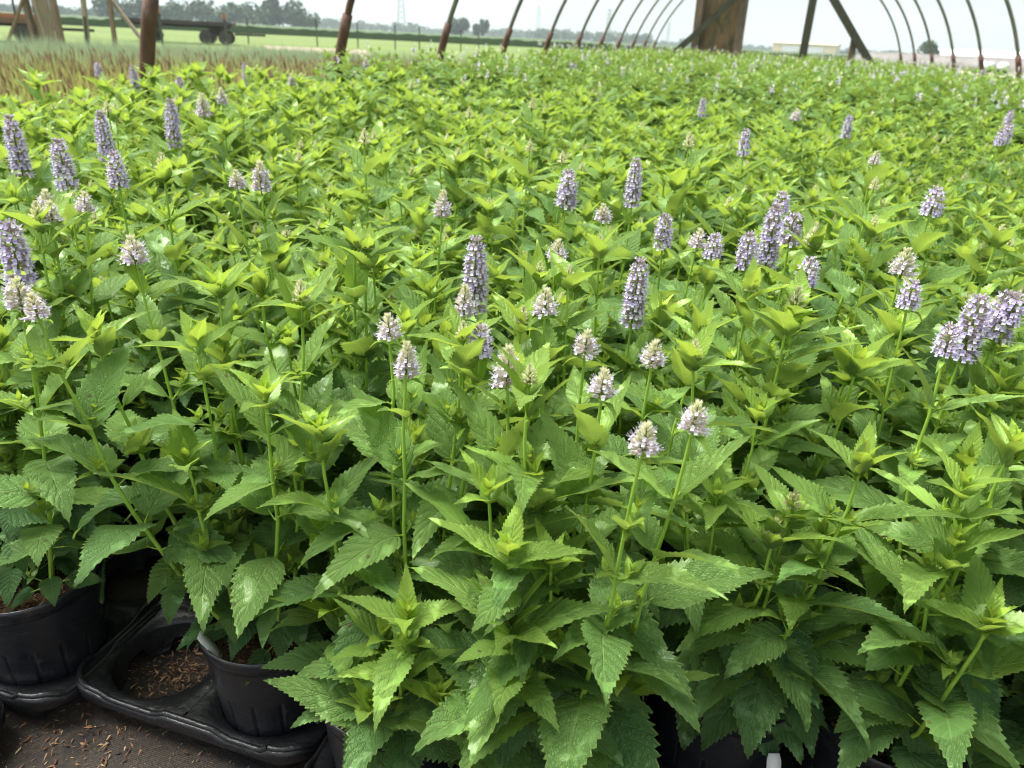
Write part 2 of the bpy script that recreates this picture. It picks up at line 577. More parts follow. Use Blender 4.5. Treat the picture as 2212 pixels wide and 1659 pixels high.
def place_leaves(mb, T, P, az, th0, k, L, W, fold, roll, young, rnd, age, wav, phase):
    """all parameters are arrays of n leaves"""
    n = len(P)
    if n == 0:
        return
    u = T['u'][None, :]; x = T['x'][None, :]
    th0 = th0[:, None]; k = k[:, None]; L = L[:, None]; W = W[:, None]
    kk = np.where(np.abs(k) < 1e-3, 1e-3, k)
    # angle along the blade: th0 - k*u   (arc)
    h = L / kk * (np.sin(th0) - np.sin(th0 - kk * u))
    z = L / kk * (np.cos(th0 - kk * u) - np.cos(th0))
    th = th0 - kk * u
    lat = x * W * 0.5
    bend = (np.sin(phase * 3.7) * 0.13)[:, None] * L * np.clip(u, 0, 1) ** 2
    al = np.abs(lat)
    nf = np.sin(fold)[:, None] * al + wav[:, None] * L * np.abs(T['v'])[None, :] ** 2 * np.sin(u * 15 + phase[:, None] + 2.1 * np.sign(T['v'])[None, :])
    latc = lat * np.cos(fold)[:, None]
    cr, sr = np.cos(roll)[:, None], np.sin(roll)[:, None]
    lat2 = latc * cr - nf * sr + bend
    nn = latc * sr + nf * cr
    ca, sa = np.cos(az)[:, None], np.sin(az)[:, None]
    hh = h - np.sin(th) * nn
    zz = z + np.cos(th) * nn
    V = np.stack([P[:, 0:1] + ca * hh - sa * lat2, P[:, 1:2] + sa * hh + ca * lat2, P[:, 2:3] + zz], -1)
    m = V.shape[1]
    F = (T['f'][None] + (np.arange(n) * m)[:, None, None]).reshape(-1, 4)
    F = F[:, ::-1]
    UV = np.stack([np.broadcast_to(T['v'][None], (n, m)), np.broadcast_to(T['us'][None], (n, m))], -1)
    C = np.zeros((n, m, 4), np.float32)
    C[..., 0] = young[:, None]; C[..., 1] = rnd[:, None]; C[..., 2] = age[:, None]; C[..., 3] = 1
    mb.add(V.reshape(-1, 3), [F], uv=UV.reshape(-1, 2), col=C.reshape(-1, 4))


class Leaves:
    def __init__(s): s.rows = []

    def add(s, p, az, th0, k, L, W, fold, roll, young, rnd, age, wav=0.02, ph=0.0):
        s.rows.append([p[0], p[1], p[2], az, th0, k, L, W, fold, roll, young, rnd, age, wav, ph])

    def emit(s, mb, big, small=None, thr=0.05):
        if not s.rows: return
        A = np.array(s.rows)
        if small is not None:
            q = A[:, 6] < thr
            s._e(mb, small, A[q]); s._e(mb, big, A[~q])
        else:
            s._e(mb, big, A)

    def _e(s, mb, T, A):
        if len(A):
            k = (np.abs(A[:, 14] * 7.31) * 13).astype(int) % len(T)
            for q, t in enumerate(T):
                B = A[k == q]
                if len(B):
                    place_leaves(mb, t, B[:, :3], *[B[:, i] for i in range(3, 15)])


# ------------------------------------------------------------------ flower spikes
C_LAV = [(0.66, 0.60, 0.86), (0.76, 0.71, 0.91), (0.58, 0.51, 0.80), (0.86, 0.82, 0.93)]
C_PALE = [(0.78, 0.73, 0.82), (0.84, 0.80, 0.84), (0.72, 0.66, 0.80)]
C_CREAM = [(0.74, 0.73, 0.46), (0.80, 0.78, 0.56), (0.62, 0.66, 0.34)]
C_CALYX = [(0.46, 0.38, 0.38), (0.40, 0.40, 0.24), (0.54, 0.44, 0.52)]


def floret(mb, p, d, s, ccol, pcol, rng, openf, lod):
    d = d / np.linalg.norm(d)
    ref = np.array([0, 0, 1.0])
    a = np.cross(d, ref); a /= np.linalg.norm(a) + 1e-9
    b = np.cross(a, d)                      # points up
    if lod == 0:
        n = 5
        th = np.arange(n) * 2 * PI / n + rng.uniform(0, 6)
        ring = lambda r, t: p + d * t + r * (np.cos(th)[:, None] * a + np.sin(th)[:, None] * b)
        v = np.vstack([ring(0.0007 * s, 0), ring(0.0017 * s, 0.0045 * s), ring(0.0014 * s, 0.0062 * s), ring(0.0017 * s, 0.0092 * s)])
        f = []
        for r_ in (0,):
            for j in range(n):
                f.append([j, (j + 1) % n, n + (j + 1) % n, n + j])
                f.append([n + j, n + (j + 1) % n, 2 * n + (j + 1) % n, 2 * n + j])
        tri = [[2 * n + j, 2 * n + (j + 1) % n, 3 * n + j] for j in range(n)]
        cc = np.tile(np.array(ccol), (4 * n, 1))
        cc[3 * n:] = np.array(ccol) * 0.5 + np.array(pcol) * 0.5
        mb.add(v, [np.array(f), np.array(tri)], col=cc, smooth=False)
    else:
        v = np.array([p - a * 0.001 * s, p + a * 0.001 * s, p + d * 0.0085 * s + b * 0.001 * s, p + b * 0.0015 * s])
        mb.add(v, [np.array([[0, 1, 2], [1, 3, 2], [3, 0, 2]])], col=ccol, smooth=False)
    if openf > 0:
        q = p + d * 0.0075 * s
        ln = 0.0045 * s * openf
        # lower lip (broad), two side lobes, upper lip
        for (ca, cb, wd, l2) in ((0, -0.75, 0.0022, 1.0), (-0.85, -0.1, 0.0016, 0.7), (0.85, -0.1, 0.0016, 0.7), (0, 0.7, 0.0018, 0.75)):
            dd = d * 0.75 + a * ca + b * cb
            dd /= np.linalg.norm(dd)
            e = np.cross(dd, d); e /= np.linalg.norm(e) + 1e-9
            q2 = q + dd * ln * l2
            v = np.array([q - e * wd * 0.35 * s, q + e * wd * 0.35 * s, q2 + e * wd * s * openf, q2 - e * wd * s * openf])
            mb.add(v, [np.array([[0, 1, 2, 3]])], col=np.array(pcol) * rng.uniform(0.9, 1.12), smooth=False)
        v = np.array([p + d * 0.003 * s - a * 0.0008 * s, p + d * 0.003 * s + a * 0.0008 * s, q + a * 0.0012 * s, q - a * 0.0012 * s])
        mb.add(v + b * 0.0004, [np.array([[0, 1, 2, 3]])], col=pcol, smooth=False)
        if lod == 0 and openf > 0.7:
            for sg in (-1, 1):
                tip = q + d * 0.0065 * s + a * sg * 0.002 * s + b * 0.0012 * s
                w_ = 0.00022 * s
                v = np.array([q - b * w_, q + b * w_, tip + b * w_, tip - b * w_])
                mb.add(v, [np.array([[0, 1, 2, 3]])], col=(0.80, 0.74, 0.86), smooth=False)
                v = np.array([q - a * w_, q + a * w_, tip + a * w_, tip - a * w_])
                mb.add(v, [np.array([[0, 1, 2, 3]])], col=(0.80, 0.74, 0.86), smooth=False)


def make_spike(kind, L, seed, lod=0):
    """spike standing on z=0..L, base of spike at origin"""
    rng = np.random.default_rng(seed)
    mb = MB()
    core = MB()
    if kind == 'P':
        nwh = max(5, int(L / 0.0056)); rad0 = 0.0056; per = 12
    elif kind == 'M':
        nwh = max(5, int(L / 0.0042)); rad0 = 0.0052; per = 13
    else:
        nwh = max(4, int(L / 0.0038)); rad0 = 0.0040; per = 10
    if lod:
        nwh = max(4, int(nwh * 0.7)); per = 6
    zs = np.linspace(0, L * 0.93, nwh)
    mb.tube([(0, 0, -0.01), (0, 0, L * 0.5), (0, 0, L * 0.96)], [0.0016, 0.0022, 0.0008], n=5, col=(0.20, 0.24, 0.08))
    gap = rng.integers(1, 3) if kind == 'P' else -1
    for w, z in enumerate(zs):
        t = z / L
        if kind == 'P' and w == gap and L > 0.055:
            continue
        if kind == 'P':
            prof = 1.0 - 0.60 * max(0, (t - 0.55) / 0.45) ** 1.3
            s = 1.28 * (1 - 0.25 * t)
        elif kind == 'M':
            prof = 1.0 - 0.82 * t ** 1.5
            s = 1.22 * (1 - 0.36 * t)
        else:
            prof = 1.0 - 0.85 * t ** 1.6
            s = 1.05 * (1 - 0.38 * t)
        m = max(3, int(per * (0.45 + 0.55 * prof)))
        off = rng.uniform(0, 6)
        for j in range(m):
            az = off + j * 2 * PI / m + rng.uniform(-0.15, 0.15)
            el = {'P': 0.15 + 0.75 * max(0, t - 0.5) / 0.5, 'M': 0.2 + 0.95 * t, 'B': 0.45 + 0.95 * t}[kind] + rng.uniform(-0.2, 0.2)
            d = np.array([math.cos(az) * math.cos(el), math.sin(az) * math.cos(el), math.sin(el)])
            p = np.array([math.cos(az) * rad0 * prof, math.sin(az) * rad0 * prof, z + rng.uniform(-0.0015, 0.0015)])
            if kind == 'P':
                op = 1.0 if (t < 0.86 and rng.random() < 0.80) else (0.5 if rng.random() < 0.5 else 0)
                cc = C_CALYX[rng.integers(3)]; pc = C_LAV[rng.integers(4)]
                if t > 0.8: cc = (0.42, 0.36, 0.36)
            elif kind == 'M':
                op = (0.8 if rng.random() < 0.5 else 0.0) if t < 0.6 else 0.0
                mixv = min(1, max(0, t * 1.3 + rng.uniform(-0.2, 0.2)))
                c0 = np.array([(0.64, 0.54, 0.60), (0.66, 0.60, 0.52), (0.72, 0.66, 0.74)][rng.integers(3)]); c1 = np.array(C_CREAM[rng.integers(3)])
                cc = c0 * (1 - mixv) + c1 * mixv; pc = C_PALE[rng.integers(3)]
            else:
                op = 0.0
                cc = C_CREAM[rng.integers(3)]; pc = (0.70, 0.69, 0.50)
            floret(mb, p, d, s, cc, pc, rng, op, lod)
    if kind != 'P' or True:       # pointed tip of unopened calyces
        for j in range(4):
            az = j * PI / 2
            d = np.array([0.25 * math.cos(az), 0.25 * math.sin(az), 1.0])
            floret(mb, np.array([0, 0, L * 0.93]), d, 0.75, C_CREAM[j % 3] if kind != 'P' else (0.45, 0.38, 0.36), (0.7, 0.69, 0.5), rng, 0, lod)
    return mb


SPIKES = {}


def spike_mesh(kind, L, rng):
    if kind == 'P':
        b = min((0.035, 0.05, 0.07, 0.095), key=lambda q: abs(q - L))
    elif kind == 'M':
        b = min((0.026, 0.038), key=lambda q: abs(q - L))
    else:
        b = 0.020
    v = int(rng.integers(2))
    key = (kind, b, v)
    if key not in SPIKES:
        SPIKES[key] = make_spike(kind, b, 17 + v + int(b * 1000)).data('flower_spike', M_FLOWER)
    return SPIKES[key], L / b


# ------------------------------------------------------------------ plant generator
def bez(p0, p1, p2, t):
    t = np.asarray(t)[:, None]
    return (1 - t) ** 2 * p0 + 2 * t * (1 - t) * p1 + t ** 2 * p2


def side_shoot(LV, stem_mb, p, az, size, rng, young, lod):
    """short leafy shoot growing from a leaf axil"""
    el = rng.uniform(0.55, 1.1)
    d = np.array([math.cos(az) * math.cos(el), math.sin(az) * math.cos(el), math.sin(el)])
    q = p + d * size
    if lod < 2 and size > 0.012:
        stem_mb.tube([p, p + d * size * 0.5 + np.array([0, 0, 0.001]), q], [0.0011, 0.0009, 0.0008], n=4, cap=False)
    a0 = rng.uniform(0, PI)
    npair = 2 if lod else 3
    for k in range(npair):
        Lf = size * (0.95, 0.62, 0.36)[k] * rng.uniform(0.8, 1.15) + 0.006
        pp = q + np.array([0, 0, 0.003 * k]) - d * size * 0.12 * (npair - 1 - k)
        for sg in (0, PI):
            LV.add(pp, a0 + k * PI / 2 + sg + rng.uniform(-0.25, 0.25), (0.50, 0.95, 1.25)[k] + rng.uniform(-0.3, 0.25), rng.uniform(0.2, 0.8) * (1 - 0.3 * k),
                   Lf, Lf * rng.uniform(0.42, 0.55), rng.uniform(0.25, 0.55), rng.uniform(-0.2, 0.2),
                   min(1.0, young + 0.30 * k), rng.random(), 0.0, 0.012, rng.uniform(0, 6))


def grow_stem(LV, smb, base, tip, kind, splen, rng, lod=0, hi_scale=1.0, leafy=1.0, leafscale=1.0, bare_to=0.0):
    """one upright stem with opposite leaf pairs; tip = top of the spike or bud. returns base point of spike"""
    base = np.array(base, float); tip = np.array(tip, float)
    top = tip.copy(); top[2] -= splen
    H = top[2] - base[2]
    ctrl = base * 0.45 + top * 0.55; ctrl[2] = base[2] + H * 0.42
    ctrl[:2] += (top[:2] - base[:2]) * 0.22
    ts = np.linspace(0, 1, 9 if lod == 0 else 6)
    pts = bez(base, ctrl, top, ts)
    if lod == 0:
        pts[1:-1, :2] += rng.normal(0, 0.0016, (len(pts) - 2, 2))
    r0 = 0.0033 if lod == 0 else 0.0032
    smb.tube(pts, np.linspace(r0, 0.0016, len(pts)), n=(6 if lod == 0 else 4), cap=False)
    nodes = []
    z = rng.uniform(0.02, 0.04)
    while z < H - 0.012:
        nodes.append(z / H)
        t = z / H
        z += rng.uniform(0.040, 0.052) * (1.0 if t < 0.45 else (1.35 if kind in 'PM' else 1.2))
    if kind in 'PM':
        nodes = [q for q in nodes if q < 0.93] + [0.985]
    a = rng.uniform(0, PI)
    NP = len(nodes)
    for i, t in enumerate(nodes):
        p = bez(base, ctrl, top, [t])[0]
        a += PI / 2 + rng.uniform(-0.18, 0.18)
        if t < bare_to:
            continue
        last = (i == NP - 1)
        if rng.random() > leafy:
            continue
        Lp = np.interp(t, [0, 0.3, 0.6, 0.82, 1], [0.075, 0.112, 0.118, 0.098, 0.052 if kind in 'PM' else 0.066]) * leafscale
        wl = np.interp(t, [0, 0.4, 0.75, 1], [0.68, 0.57, 0.40, 0.34])
        for sg in (0, PI):
            L = Lp * rng.uniform(0.78, 1.18)
            th0 = np.interp(t, [0, 0.35, 0.7, 1], [-0.45, 0.10, 0.66, 0.92]) + rng.normal(0, 0.22)
            k = np.interp(t, [0, 0.4, 0.8, 1], [0.60, 0.85, 0.50, 0.30]) * rng.uniform(0.5, 1.5)
            if last and kind in 'PM':
                L = 0.026 * rng.uniform(0.7, 1.2); th0 = rng.uniform(0, 0.3); k = rng.uniform(0.9, 1.6)
            az = a + sg + rng.normal(0, 0.13)
            pet = np.interp(t, [0, 0.5, 1], [0.022, 0.013, 0.004]) * leafscale
            d = np.array([math.cos(az) * math.cos(th0 + 0.25), math.sin(az) * math.cos(th0 + 0.25), math.sin(th0 + 0.25)])
            q = p + d * pet
            if lod < 2 and pet > 0.004:
                smb.tube([p, q + d * 0.004], [0.0011, 0.0009], n=4, cap=False)
            yg = np.interp(t, [0, 0.55, 0.85, 1], [0.0, 0.08, 0.24, 0.45]) + rng.normal(0, 0.05)
            ag = max(0, np.interp(t, [0, 0.35, 0.7], [1.0, 0.55, 0.0]) + rng.normal(0, 0.12))
            LV.add(q, az, th0, k, L, L * wl * rng.uniform(0.88, 1.1), rng.uniform(0.05, 0.5), rng.normal(0, 0.22),
                   min(1, max(0, yg)), rng.random(), min(1, ag), rng.uniform(0.006, 0.022), rng.uniform(0, 6))
            # leafy side shoots in the axils
            if rng.random() < (0.58 if t > 0.15 else 0.3) and not (last and kind in 'PM'):
                sz = np.interp(t, [0, 0.4, 0.75, 1], [0.028, 0.038, 0.024, 0.010]) * rng.uniform(0.5, 1.3) * leafscale
                side_shoot(LV, smb, p, az + rng.normal(0, 0.3), sz, rng, np.interp(t, [0, 0.5, 1], [0.12, 0.36, 0.75]), lod)
    if kind in 'LB':
        # growing tip: closely set young leaves around a closed bud
        for k_ in range(4):
            Lf = (0.074, 0.050, 0.029, 0.016)[k_] * rng.uniform(0.85, 1.2) * leafscale
            if kind == 'B' and k_ >= 2:
                continue
            pp = top + np.array([0, 0, (-0.014, -0.006, 0.0, 0.003)[k_]])
            a += PI / 2
            for sg in (0, PI):
                LV.add(pp, a + sg + rng.normal(0, 0.12), (0.72, 0.98, 1.2, 1.4)[k_] + rng.normal(0, 0.16), (0.45, 0.40, 0.25, 0.1)[k_],
                       Lf, Lf * (0.40, 0.42, 0.45, 0.45)[k_], 0.35, rng.normal(0, 0.1), min(1, 0.42 + 0.24 * k_ + rng.normal(0, 0.06)), rng.random(), 0, 0.012, rng.uniform(0, 6))
    dirv = top - pts[-2]
    return top, dirv / np.linalg.norm(dirv)


def add_spike(parent, top, dirv, kind, L, rng):
    me, s = spike_mesh(kind, L, rng)
    o = link('flower_spike', me, parent)
    o.location = top
    q = Vector((dirv[0] * 0.7, dirv[1] * 0.7, dirv[2])).to_track_quat('Z', 'Y')
    o.rotation_mode = 'QUATERNION'
    o.rotation_quaternion = q
    sw = 0.86 if L > 0.05 else 0.78
    o.scale = (sw * s ** 0.8, sw * s ** 0.8, s) if kind == 'P' else (s * 0.92, s * 0.92, s)
    return o


# ------------------------------------------------------------------ pots
def rib_fn(th, z):
    if z > 0.135 or z < 0.004:
        return np.zeros_like(th)
    return -0.0034 * np.clip(1 - np.abs(np.sin(th * 7)) * 5, 0, 1)


def pot_meshes():
    pot = MB()
    pr = [(0.0, 0.006), (0.066, 0.006), (0.070, 0.0), (0.0725, 0.004), (0.074, 0.02), (0.081, 0.09), (0.0855, 0.132), (0.0875, 0.1375), (0.088, 0.152)]
    pot.lathe(pr, n=280, rib=rib_fn)
    inner = [(0.088, 0.152), (0.0862, 0.152), (0.0855, 0.13), (0.083, 0.10)]
    rim = MB()
    rim.lathe([(0.0882, 0.1495), (0.0895, 0.1500), (0.0897, 0.154), (0.0905, 0.156), (0.0925, 0.157), (0.0938, 0.1595), (0.0940, 0.167), (0.0925, 0.170), (0.0905, 0.170), (0.0895, 0.1685), (0.0890, 0.150), (0.0865, 0.13), (0.084, 0.10)], n=64)
    # potting mix: rough disc, a finger below the rim
    rng = np.random.default_rng(3)
    soil = MB()
    nr, na = 12, 40
    v = [[0, 0, 0.150]]
    for i in range(1, nr + 1):
        r = 0.0875 * i / nr
        for j in range(na):
            a = j * 2 * PI / na + i * 0.2
            v.append([r * math.cos(a), r * math.sin(a), 0.147 + rng.normal(0, 0.0022) + 0.004 * (1 - i / nr)])
    f = []
    tri = [[0, 1 + j, 1 + (j + 1) % na] for j in range(na)]
    for i in range(nr - 1):
        for j in range(na):
            a_ = 1 + i * na + j; b_ = 1 + i * na + (j + 1) % na
            f.append([a_, a_ + na, b_ + na, b_])
    soil.add(np.array(v), [np.array(f), np.array(tri)], mi=0)
    chips(soil, rng, 420, lambda: polar(rng, 0.082), 0.151, 0.004, 0.012, mi=1)
    for q in (pot, rim, soil):
        for a_ in q.V:
            a_[:, 2] *= 1.19
    return pot.data('pot', M_PLASTIC), rim.data('rim', M_PLASTIC), soil.data('potting_mix', [M_MIX, M_BARK])


def polar(rng, rmax):
    r = rmax * math.sqrt(rng.random()); a = rng.uniform(0, 2 * PI)
    return r * math.cos(a), r * math.sin(a)


def chips(mb, rng, n, pos, z0, lmin, lmax, mi=0, zj=0.004, cols=None):
    cols = cols or [(0.27, 0.125, 0.055), (0.17, 0.075, 0.035), (0.33, 0.19, 0.095), (0.085, 0.04, 0.022), (0.03, 0.02, 0.016), (0.40, 0.27, 0.15)]
    for _ in range(n):
        x, y = pos()
        L = rng.uniform(lmin, lmax); w = L * rng.uniform(0.08, 0.30); t = w * rng.uniform(0.2, 0.5)
        az = rng.uniform(0, 2 * PI); el = rng.normal(0, 0.25)
        d = np.array([math.cos(az) * math.cos(el), math.sin(az) * math.cos(el), math.sin(el)])
        b = np.array([-math.sin(az), math.cos(az), rng.normal(0, 0.3)]); b /= np.linalg.norm(b)
        nrm = np.cross(d, b)
        c = np.array([x, y, z0 + abs(rng.normal(0, zj))])
        q1, q2 = rng.uniform(-0.42, 0.42, 2)
        k = [c - d * L / 2 + b * w * q2, c + d * L * q1 + b * w / 2 + nrm * t, c + d * L / 2 - b * w * q1 * 0.8, c + d * L * q2 - b * w / 2 + nrm * t * 0.8, c - nrm * t]
        mb.add(np.array(k), [np.array([[0, 3, 1], [1, 3, 2], [0, 1, 4], [1, 2, 4], [2, 3, 4], [3, 0, 4]])], mi=mi, col=np.array(cols[rng.integers(len(cols))]) * rng.uniform(0.7, 1.25), smooth=False)


POT, RIM, SOIL = pot_meshes()


def add_pot(parent):
    o = link('pot', POT, parent)
    r_ = link('rim', RIM, o)
    s_ = link('potting_mix', SOIL, parent)
    return o, s_


# ------------------------------------------------------------------ layout of trays and pots
CELL = 0.19
TRAYS = {}   # (col,row) -> (x0,y0,rot)
front_off = {-3: -0.04, -2: 0.00, -1: -0.045, 0: -0.005, 1: -0.055, 2: 0.11, 3: 0.08, 4: 0.10}
rngL = np.random.default_rng(11)
cells = []
for r_ in range(0, 16):
    for c_ in range(-6, 10):
        x0 = -0.808 + 0.400 * c_ + (0.028 if c_ == -1 else 0)
        y0 = 0.585 + 0.61 * r_ + front_off.get(c_, 0.02)
        if x0 < -2.86 or x0 > 2.62:
            continue
        rot = rngL.normal(0, 0.012)
        TRAYS[(c_, r_)] = (x0, y0, rot)
        for j in range(3):
            for i in range(2):
                if r_ == 0 and c_ == 0 and i == 0 and j <= 1:
                    continue
                if r_ == 0 and c_ == -1 and i == 1 and j == 1:
                    continue
                lx, ly = 0.10 + CELL * i, 0.09 + CELL * j
                X = x0 + lx * math.cos(rot) - ly * math.sin(rot)
                Y = y0 + lx * math.sin(rot) + ly * math.cos(rot)
                cells.append((X, Y, c_, r_, i, j))


def project(p):
    q = M3.transposed() @ (Vector(p) - Vector((0, 0, CAM_H)))
    if q.z > -0.01:
        return None
    return 1106 + F_PX * q.x / -q.z, 829.5 - F_PX * q.y / -q.z, -q.z


vis = []
for c in cells:
    d = math.hypot(c[0], c[1])
    pr = project((c[0], c[1], 0.55)); pr0 = project((c[0], c[1], 0.25))
    mrg = 0.16 * F_PX / max(0.3, d)
    ok = any(q and -mrg < q[0] < 2212 + mrg and -300 < q[1] < 1659 + mrg for q in (pr, pr0))
    if ok:
        vis.append((d, c))
vis.sort(key=lambda a: a[0])
vis = vis[:300]
print('nearest 300 reach', vis[-1][0])

# flower heads seen in the photograph: pixel of the tip, length in pixels, kind
HEADS = [
    (20, 248, 150, 'P'), (125, 302, 100, 'P'), (215, 238, 105, 'P'), (245, 330, 70, 'P'), (368, 213, 105, 'P'), (385, 165, 75, 'P'), (435, 205, 55, 'M'),
    (285, 140, 55, 'P'), (527, 135, 50, 'P'), (505, 95, 48, 'P'), (616, 82, 38, 'M'), (14, 480, 135, 'P'), (1030, 510, 165, 'P'), (1375, 342, 100, 'P'),
    (1228, 370, 72, 'P'), (1440, 465, 66, 'P'), (1382, 555, 150, 'P'), (1680, 440, 140, 'P'), (1692, 418, 40, 'P'), (1622, 505, 75, 'P'),
    (1717, 465, 60, 'P'), (2026, 410, 52, 'P'), (1837, 250, 45, 'P'), (1612, 280, 52, 'P'), (1520, 213, 36, 'P'), (2118, 640, 140, 'P'), (2182, 633, 100, 'P'),
    (2058, 708, 50, 'P'), (1750, 560, 55, 'P'), (1037, 708, 42, 'P'), (2182, 268, 38, 'P'), (1975, 610, 45, 'P'), (560, 352, 62, 'M'), (510, 372, 32, 'M'),
    (955, 415, 55, 'M'), (285, 518, 55, 'M'), (33, 608, 60, 'M'), (72, 640, 50, 'M'), (840, 685, 50, 'M'), (876, 743, 78, 'M'), (1003, 620, 68, 'M'),
    (1180, 630, 52, 'M'), (1100, 755, 92, 'M'), (1268, 720, 50, 'M'), (1415, 742, 52, 'M'), (1305, 805, 55, 'M'), (1395, 920, 62, 'M'), (1505, 876, 50, 'M'),
    (1205, 523, 42, 'M'), (1960, 543, 52, 'M'), (477, 192, 32, 'M'), (380, 98, 32, 'M'), (105, 440, 36, 'M'), (178, 420, 30, 'M'), (1725, 625, 42, 'B'),
    (348, 338, 46, 'B'), (75, 443, 42, 'B'), (648, 612, 40, 'B'), (787, 283, 26, 'B'), (1145, 305, 22, 'B'), (1762, 490, 50, 'B'), (1625, 600, 26, 'B'),
    (1165, 570, 28, 'B'), (1230, 578, 28, 'B'), (1305, 445, 30, 'M'), (1298, 513, 26, 'B'), (1505, 740, 28, 'B'), (1575, 430, 22, 'B'), (1893, 470, 26, 'B'),
    (2165, 490, 22, 'B'), (230, 222, 22, 'B'), (1893, 387, 22, 'B'), (1490, 290, 26, 'B'), (1145, 793, 26, 'B'), (765, 505, 22, 'B'), (795, 512, 20, 'B'),
    (1013, 235, 18, 'B'), (890, 175, 18, 'B'), (1105, 145, 16, 'B'), (1150, 215, 18, 'B'), (735, 70, 18, 'B'), (1893, 330, 22, 'M'), (1722, 238, 22, 'M'),
    (630, 160, 24, 'M'), (650, 160, 24, 'M'), (605, 40, 30, 'M'), (1510, 500, 30, 'M'), (1545, 510, 30, 'P'), (2195, 640, 60, 'P'), (95, 415, 30, 'M'),
    (1950, 178, 20, 'P'), (2055, 190, 18, 'P'), (2085, 195, 22, 'P'), (2100, 180, 22, 'P'), (2185, 240, 30, 'P'), (2165, 285, 26, 'P'), (1340, 108, 16, 'P'), (790, 125, 20, 'M'), (1645, 165, 20, 'M'),
    (210, 135, 26, 'P'), (2020, 150, 20, 'P'), (2130, 170, 20, 'P'), (1215, 330, 20, 'B'), (1000, 700, 22, 'B')]

heads_by_plant = {}
rngH = np.random.default_rng(5)
for (hx, hy, hl, kd) in HEADS:
    # height of the tip: short stems near the camera, a little taller further back
    z = 0.655
    P, t = at_z(hx, hy, z)
    dd = math.hypot(P.x, P.y)
    z = 0.655 + min(0.095, max(0, (dd - 0.75)) * 0.075)
    if hy < 130:
        z = 0.80 if hx > 560 else 0.765
    P, t = at_z(hx, hy, z)
    L = hl * t / F_PX * (1.0 if kd == 'P' else 0.92)
    if kd == 'P': L = min(0.115, max(0.03, L))
    if kd == 'M': L = min(0.055, max(0.022, L))
    if kd == 'B': L = min(0.026, max(0.016, L))
    best = None
    for k, (d, c) in enumerate(vis):
        q = math.hypot(c[0] - P.x, c[1] - P.y)
        if best is None or q < best[0]:
            best = (q, k)
    if best[0] < 0.30:
        heads_by_plant.setdefault(best[1], []).append((P, L, kd))

# leafy tips that stand out at the front of the photograph
for (hx, hy, z) in [(1340, 1440, 0.36), (1862, 1000, 0.57), (2065, 1170, 0.50), (1098, 1190, 0.50), (1100, 1350, 0.42), (2140, 1340, 0.44), (400, 990, 0.48), (205, 720, 0.60), (425, 740, 0.60),
                    (1055, 1060, 0.53), (1150, 1030, 0.54), (2080, 1050, 0.55), (2190, 960, 0.58), (1190, 1210, 0.48), (690, 930, 0.55), (865, 1440, 0.33), (800, 1520, 0.29), (950, 1500, 0.31), (880, 1330, 0.40), (470, 620, 0.64), (1700, 700, 0.64)]:
    P, t = at_z(hx, hy, z)
    best = min(((math.hypot(c[0] - P.x, c[1] - P.y), k) for k, (d, c) in enumerate(vis[:26])), default=None)
    if best and best[0] < 0.2:
        heads_by_plant.setdefault(best[1], []).append((P, 0.0, 'L'))

# ------------------------------------------------------------------ shared plant variants
def variant(seed, leafscale=1.0, lod=1, nst=None, kinds='LBBBBL'):
    rng = np.random.default_rng(seed)
    LV = Leaves(); st = MB()
    sp = []
    n = nst or int(rng.integers(5, 8))
    for i in range(n):
        a = 2 * PI * (i + rng.uniform(-0.3, 0.3)) / n
        r = rng.uniform(0.035, 0.115) if i else 0.02
        b = np.array([math.cos(a), math.sin(a)]) * r * 0.35
        tp = np.array([math.cos(a) * r, math.sin(a) * r, rng.uniform(0.45, 0.650)])
        kd = kinds[int(rng.integers(len(kinds)))]
        L = 0.0 if kd == 'L' else rng.uniform(0.015, 0.022)
        top, dv = grow_stem(LV, st, (b[0], b[1], 0.176), tp, kd, L, rng, lod=lod, leafscale=leafscale, leafy=0.90)
        if kd == 'B':
            sp.append((top, dv, 'B', L))
    fo = MB()
    if lod == 2:
        LV.emit(fo, TPL2)
    else:
        LV.emit(fo, TPL1, TPL0S, 0.035)
    return st, fo, sp


rngV = np.random.default_rng(77)
VARS = []
for s in range(9):
    st, fo, sp = variant(100 + s)
    VARS.append((st.data('stem', M_STEM), fo.data('foliage', M_LEAF), sp))
VARS_SMALL = []
for s in range(4):
    st, fo, sp = variant(300 + s, leafscale=0.62, kinds='LLLLBB')
    VARS_SMALL.append((st.data('stem', M_STEM), fo.data('foliage', M_LEAF), sp))

# flowering shoots added to shared plants
SHOOTS = []
for s in range(4):
    rng = np.random.default_rng(500 + s)
    LV = Leaves(); st = MB()
    top, dv = grow_stem(LV, st, (rng.uniform(-0.02, 0.02), rng.uniform(-0.02, 0.02), -0.34), (0, 0, 0.0), 'P', 0.0, rng, lod=0)
    fo = MB(); LV.emit(fo, TPL1, TPL0S, 0.035)
    SHOOTS.append((st.data('stem', M_STEM), fo.data('foliage', M_LEAF)))

def hd_txt(hs, far=False):
    nP = sum(1 for h in hs if h[2] == 'P'); nM = sum(1 for h in hs if h[2] == 'M'); nB = sum(1 for h in hs if h[2] == 'B')
    w = []
    num = {1: 'one', 2: 'two', 3: 'three', 4: 'four', 5: 'five', 6: 'six', 7: 'seven', 8: 'eight'}
    if nP: w.append('%s lavender %s' % (num.get(nP, 'many'), 'spike' if nP == 1 else 'spikes'))
    if nM: w.append('%s short pale flower %s' % (num.get(nM, 'many'), 'head' if nM == 1 else 'heads'))
    if nB: w.append('%s cream %s' % (num.get(nB, 'many'), 'bud' if nB == 1 else 'buds'))
    return w[0] if w else ''


